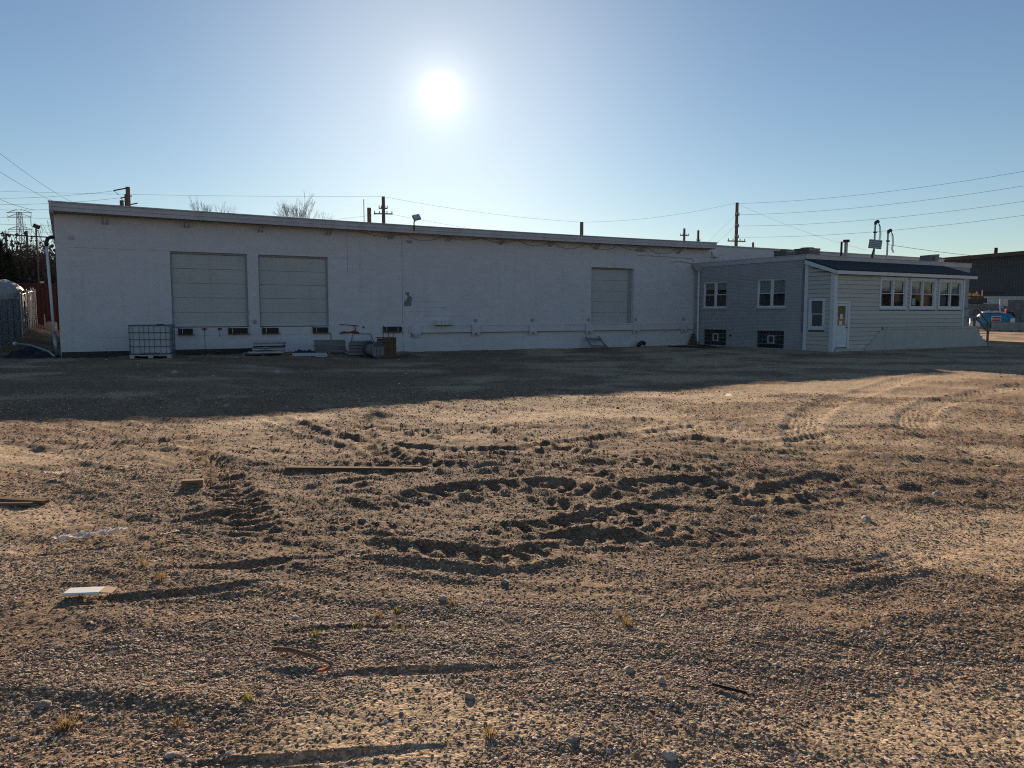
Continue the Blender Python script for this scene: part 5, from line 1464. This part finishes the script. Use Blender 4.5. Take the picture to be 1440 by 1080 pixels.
def barrier(x, y, w, label):
    t = thing('concrete_barrier', label, 'barrier', (x, y, hz(x, y)), 0, 'concrete barriers before the blue tank')
    MB().prism_x([(-.3,0),(.3,0),(.3,.18),(.16,.36),(.11,.88),(-.11,.88),(-.16,.36),(-.3,.18)], 0, w).build('body', raw_concrete, t, bevel=.02)
    for q in (.18, .68): MB().box(w*q, w*q+.25, -.31, -.301, .02, .10).build('slot', dark_steel, t)
barrier(47.3, 76.0, 2.35, 'long concrete barrier in front of the blue tank')
barrier(49.9, 76.6, 1.2, 'short concrete barrier at the right end of the blue tank')
barrier(44.6, 76.9, 1.6, 'low concrete barrier left of the blue tank, behind the handrail')
t = thing('traffic_cone', 'orange and white cone behind the right end of the blue tank', 'cone', (50.75, 78.2, 1.0))
om = material('cone_orange', (.60,.12,.04), .6)
t.location.z = hz(50.75, 78.2)+.62; MB().tube([(0,0,0),(0,0,.75)], [.2,.04], 14).build('cone', om, t, smooth=True); MB().tube([(0,0,.3),(0,0,.5)], [.135,.08], 14).build('band', paper_m, t); box('base', om, t, -.25,.25,-.25,.25,-.05,-.001); box('stand', raw_concrete, t, -.35,.35,-.3,.3,-.70,-.051)
t = thing('blue_drum', 'blue drum with white wrap behind the left handrail post', 'drum', (41.95, 70.0, hz(41.95, 70)))
MB().tube([(0,0,0),(0,0,1.35)], .42, 18).build('drum', blue, t, smooth=True); MB().tube([(0,0,.55),(0,0,1.1)], .425, 18).build('wrap', wm, t, smooth=True); MB().tube([(0,0,1.35),(0,0,1.5)], .36, 18).build('lid', black_plastic, t)
t = thing('yellow_pail', 'yellow pail on the ground by the blue drum', 'pail', (41.5, 68.9, hz(41.5, 68.9)))
MB().tube([(0,0,0),(0,0,.42)], [.2,.25], 14).build('pail', material('pail_tan', (.42,.28,.10), .6), t, smooth=True); MB().tube([(-.24,0,.4),(-.15,0,.58),(.15,0,.58),(.24,0,.4)], .012, 5).build('handle', galv, t)

# ------------------------------------------------------------------ debris on the lot
def ribbon(name, label, x, y, rz, L, wfun, amp, mat, cat, n=26, m_=7, seed=0, lift=.05):
    rng = np.random.RandomState(seed); vs, fs = [], []; zb = hz(x, y); c, s = math.cos(rz), math.sin(rz)
    for i in range(n):
        f_ = i/(n-1); w = wfun(f_)
        for j in range(m_):
            a = (j/(m_-1)-.5)*w; lx = (f_-.5)*L; ly = a + .10*math.sin(f_*5+seed)*L*.12
            wx, wy = x+lx*c-ly*s, y+lx*s+ly*c
            vs.append((lx, ly, hz(wx, wy)-zb+lift+abs(amp*perlin(np.array([i*.55+seed]), np.array([j*.8]), 5)[0])))
    for i in range(n-1):
        for j in range(m_-1): fs.append((i*m_+j,(i+1)*m_+j,(i+1)*m_+j+1,i*m_+j+1))
    o = MB().add(vs, fs).build(name, mat, None, smooth=True); o.location = (x, y, zb); o.rotation_euler = (0,0,rz)
    return tag(o, label, cat)
def thin_material(name, col, tr=0.5):
    m = bpy.data.materials.new(name); m.use_nodes = True
    N, L = m.node_tree.nodes, m.node_tree.links; N.remove(N['Principled BSDF'])
    a = N.new('ShaderNodeBsdfDiffuse'); b = N.new('ShaderNodeBsdfTranslucent'); x = N.new('ShaderNodeMixShader')
    tc = N.new('ShaderNodeTexCoord'); nz = N.new('ShaderNodeTexNoise'); nz.inputs['Scale'].default_value = 14
    L.new(tc.outputs['Object'], nz.inputs['Vector'])
    mr = N.new('ShaderNodeMapRange'); L.new(nz.outputs[0], mr.inputs[0]); mr.inputs[3].default_value = .6; mr.inputs[4].default_value = 1.3
    v = N.new('ShaderNodeVectorMath'); v.operation = 'SCALE'; v.inputs[0].default_value = col; L.new(mr.outputs[0], v.inputs['Scale'])
    L.new(v.outputs[0], a.inputs[0]); L.new(v.outputs[0], b.inputs[0]); x.inputs[0].default_value = tr
    L.new(a.outputs[0], x.inputs[1]); L.new(b.outputs[0], x.inputs[2]); L.new(x.outputs[0], N['Material Output'].inputs['Surface'])
    return m
film = thin_material('white_film', (.92,.89,.84), .45)
ribbon('torn_plastic', 'long torn white plastic strip on the gravel at left', -3.25, 5.80, .55, .52, lambda f: .02+.10*math.sin(math.pi*f)**.6*(.45+.55*abs(math.sin(11*f+.5))), .045, film, 'plastic', seed=2)
ribbon('torn_plastic', 'small white plastic scrap beyond the torn strip, near the left edge', -4.72, 7.92, .2, .30, lambda f: .03+.14*math.sin(math.pi*f)*abs(math.cos(7*f)), .05, film, 'plastic', seed=5)
ribbon('wood_scrap', 'curled pale scrap on the gravel right of the torn strip', -2.66, 5.83, 1.1, .16, lambda f: .06, .04, material('pale_scrap', (.42,.30,.20), .8), 'scrap', n=10, seed=8)
t = thing('flattened_box', 'flattened white box with open brown flap on the gravel at left', 'box', (-2.64, 4.62, hz(-2.64, 4.62)+.02), .12)
MB().box(-.11,.10,-.055,.055,0,.020).build('box', paper_m, t, bevel=.006)
o = MB().box(0,.075,-.05,.05,0,.004).build('flap', material('cardboard', (.45,.33,.2), .85), t); o.location = (.10,0,.018); o.rotation_euler = (0,.15,0)
MB().box(-.012,-.006,-.0565,-.0555,.005,.013).box(.006,.012,-.0565,-.0555,.005,.013).build('print_mark', dark_steel, t)
def plank(label, x, y, rz, L, w, h, mat, tilt=0.0, sink=.01):
    t = thing('plank', label, 'plank', (x, y, hz(x, y)-sink), rz)
    o = MB().box(-L/2,L/2,-w/2,w/2,0,h).build('plank', mat, t, bevel=.004); o.rotation_euler = (0,tilt,0)
    MB().box(-L/2-.0015,-L/2,-w/2+.004,w/2-.004,.004,h-.004).build('sawn_end', grey_wood, t).rotation_euler = (0,tilt,0)
lumber = material('lumber', (.17,.115,.075), .9, spec=.06, var=(.27,.2,.14), var_scale=6, stretch=(.4,4,4), bump=.3)
plank('long brown plank lying across the churned dirt', -1.77, 8.50, .02, 1.52, .09, .05, brown_wood, .012, .012)
plank('upper of two short planks at the left edge', -4.52, 6.86, -.08, .62, .08, .03, lumber, .03, .008)
plank('lower of two short planks at the left edge', -4.62, 6.70, .05, .70, .05, .025, lumber, 0, .008)
t = thing('brick', 'single brown brick lying on the gravel', 'brick', (-3.16, 7.50, hz(-3.16, 7.5)-.005), .25)
MB().box(-.10,.10,-.05,.05,0,.075).build('brick', material('brick_brown', (.22,.125,.08), .9, var=(.3,.2,.14), var_scale=20, bump=.5), t, bevel=.006); MB().box(-.05,.05,-.0505,-.05,.03,.05).build('frog', brown_wood, t)
t = thing('stick', 'dry curved stick half buried in the near gravel', 'stick', (-1.05, 3.74, hz(-1.05, 3.74)), 0)
MB().tube([(-.17,.04,.045),(-.08,.02,.05),(.05,-.02,.035),(.16,-.06,.01)], [.012,.013,.01,.005], 7).build('stick', lumber, t, smooth=True); MB().tube([(.03,-.015,.035),(.07,.03,.05)], [.006,.003], 5).build('twig', lumber, t)
t = thing('black_strip', 'thin black plastic strip on the near gravel at right', 'strip', (1.0, 3.40, hz(1.0, 3.4)+.014), -.55)
MB().box(-.085,.085,-.007,.007,0,.006).build('strip', black_plastic, t); MB().box(-.08,.08,-.002,.002,.0062,.012).build('rib', black_plastic, t)
t = thing('orange_scrap', 'small orange plastic scrap below the dry stick', 'scrap', (-.92, 3.60, hz(-.92, 3.6)+.012), .3)
MB().add([(-.03,-.01,0),(.035,-.012,.004),(.03,.012,.012),(-.02,.016,.004)], [(0,1,2,3),(3,2,1,0)]).build('scrap', om, t); MB().tube([(-.03,0,.003),(.03,0,.006)], .002, 5).build('wire', om, t)
t = thing('white_scrap', 'white scrap at the shadow edge on the right of the lot', 'scrap', (4.55, 16.2, hz(4.55, 16.2)+.01), .3)
MB().add([(-.12,-.05,0),(.1,-.06,.02),(.13,.05,.03),(-.05,.07,.04)], [(0,1,2,3)]).build('scrap', film, t); MB().add([(-.12,-.05,.0),(.1,-.06,.02),(.02,.0,.07)], [(0,1,2)]).build('flap', film, t)
# stones big enough to pick out
stone_m = material('field_stone', (.44,.38,.32), .85, var=(.32,.27,.23), var_scale=14, bump=.5, bump_scale=40, rand=.3)
def stone(x, y, s, seed, label, group):
    bm = bmesh.new(); bmesh.ops.create_icosphere(bm, subdivisions=2, radius=1.0); r = random.Random(seed)
    dirs = [Vector((r.gauss(0,1), r.gauss(0,1), r.gauss(0,1))).normalized() for _ in range(7)]
    for v in bm.verts:
        k = min(1.0, *[(.62+.25*r.random()*0)/max(.05, v.co.normalized().dot(d)) if v.co.normalized().dot(d) > .05 else 9 for d in dirs])
        v.co = Vector((v.co.x*1.15, v.co.y*.9, v.co.z*.75))*k*s
    me = bpy.data.meshes.new('stone'); bm.to_mesh(me); bm.free(); me.materials.append(stone_m)
    o = bpy.data.objects.new('stone', me); COL.objects.link(o); o.location = (x, y, hz(x, y)+s*.12); o.rotation_euler = (0, 0, r.uniform(0,6))
    tag(o, label, 'stone', group)
ORD = ['leftmost', 'second', 'third', 'fourth', 'fifth', 'sixth', 'seventh', 'eighth', 'ninth', 'tenth', 'eleventh', 'rightmost']
def nth(k, n):
    return 'leftmost' if k == 0 else ('rightmost' if k == n-1 else ORD[k] + ' from the left')
NEAR = sorted(((.57,3.62,.036),(.70,3.48,.030),(-.19,3.35,.030),(.25,3.0,.03),(.62,2.88,.034),(-1.35,2.9,.024),(-1.25,4.3,.024),(-.42,4.55,.03),(-2.1,3.3,.032),(-.05,4.9,.03)), key=lambda q: q[0]/q[1])
for k, (x, y, s) in enumerate(NEAR):
    stone(x, y, s, k, nth(k, len(NEAR)) + ' of the fist sized stones on the near gravel', 'loose stones near the camera')
FARS = sorted(((3.0,6.4,.055),(4.1,7.3,.05),(2.1,6.5,.05),(-2.5,7.0,.05),(-5.2,13.9,.07),(-9.0,20.5,.12),(-6.6,21.5,.12),(5.8,9.3,.05)), key=lambda q: q[0]/q[1])
for k, (x, y, s) in enumerate(FARS):
    stone(x, y, s, 40+k, nth(k, len(FARS)) + ' of the larger stones farther out on the lot', 'loose stones farther out')
# grass tufts
tuft_mats = [thin_material('tuft_green', (.20,.20,.05)), thin_material('tuft_dry', (.30,.21,.10))]
def tuft(x, y, s, seed, dry, place):
    r = random.Random(seed); m = MB()
    for _ in range(60):
        a = r.uniform(0,6.28); rad = r.uniform(0,.5)*s; p = Vector((rad*math.cos(a), rad*math.sin(a), -.004)); l = s*r.uniform(.4,1.0)
        e = p + Vector((math.cos(a)*l*.7*r.random(), math.sin(a)*l*.7*r.random(), l*.8)); w = Vector((-math.sin(a), math.cos(a), 0))*s*.035
        mid = p.lerp(e,.6)+Vector((0,0,l*.12)); m.add([p-w, p+w, mid+w*.7, mid-w*.7], [(0,1,2,3)]); m.add([mid-w*.7, mid+w*.7, e], [(0,1,2)])
    o = m.build('grass_tuft', tuft_mats[dry], None); o.location = (x, y, hz(x, y))
    tag(o, place + (' of the dry tan grass tufts in the gravel' if dry else ' of the yellow green grass tufts in the gravel'), 'grass tuft', ('dry grass tufts' if dry else 'green grass tufts'))
TUFTS = ((-1.06,4.02,.055,0),(-.87,4.17,.05,0),(-.66,4.13,.05,0),(-.60,4.12,.04,1),(.65,4.2,.07,1),(.63,4.33,.06,1),(-1.18,3.3,.05,0),(-1.9,3.12,.08,1),(-1.42,3.12,.05,1),(-.09,3.03,.06,1),(-.78,4.32,.06,1),(-.68,4.4,.05,0),(-.36,4.5,.05,1),(-2.3,4.9,.07,1),(-2.55,5.2,.06,1))
for d_ in (0, 1):
    row = sorted([q for q in TUFTS if q[3] == d_], key=lambda q: q[0]/q[1])
    for k, (x, y, s, _) in enumerate(row): tuft(x, y, s, k+20*d_, d_, nth(k, len(row)))
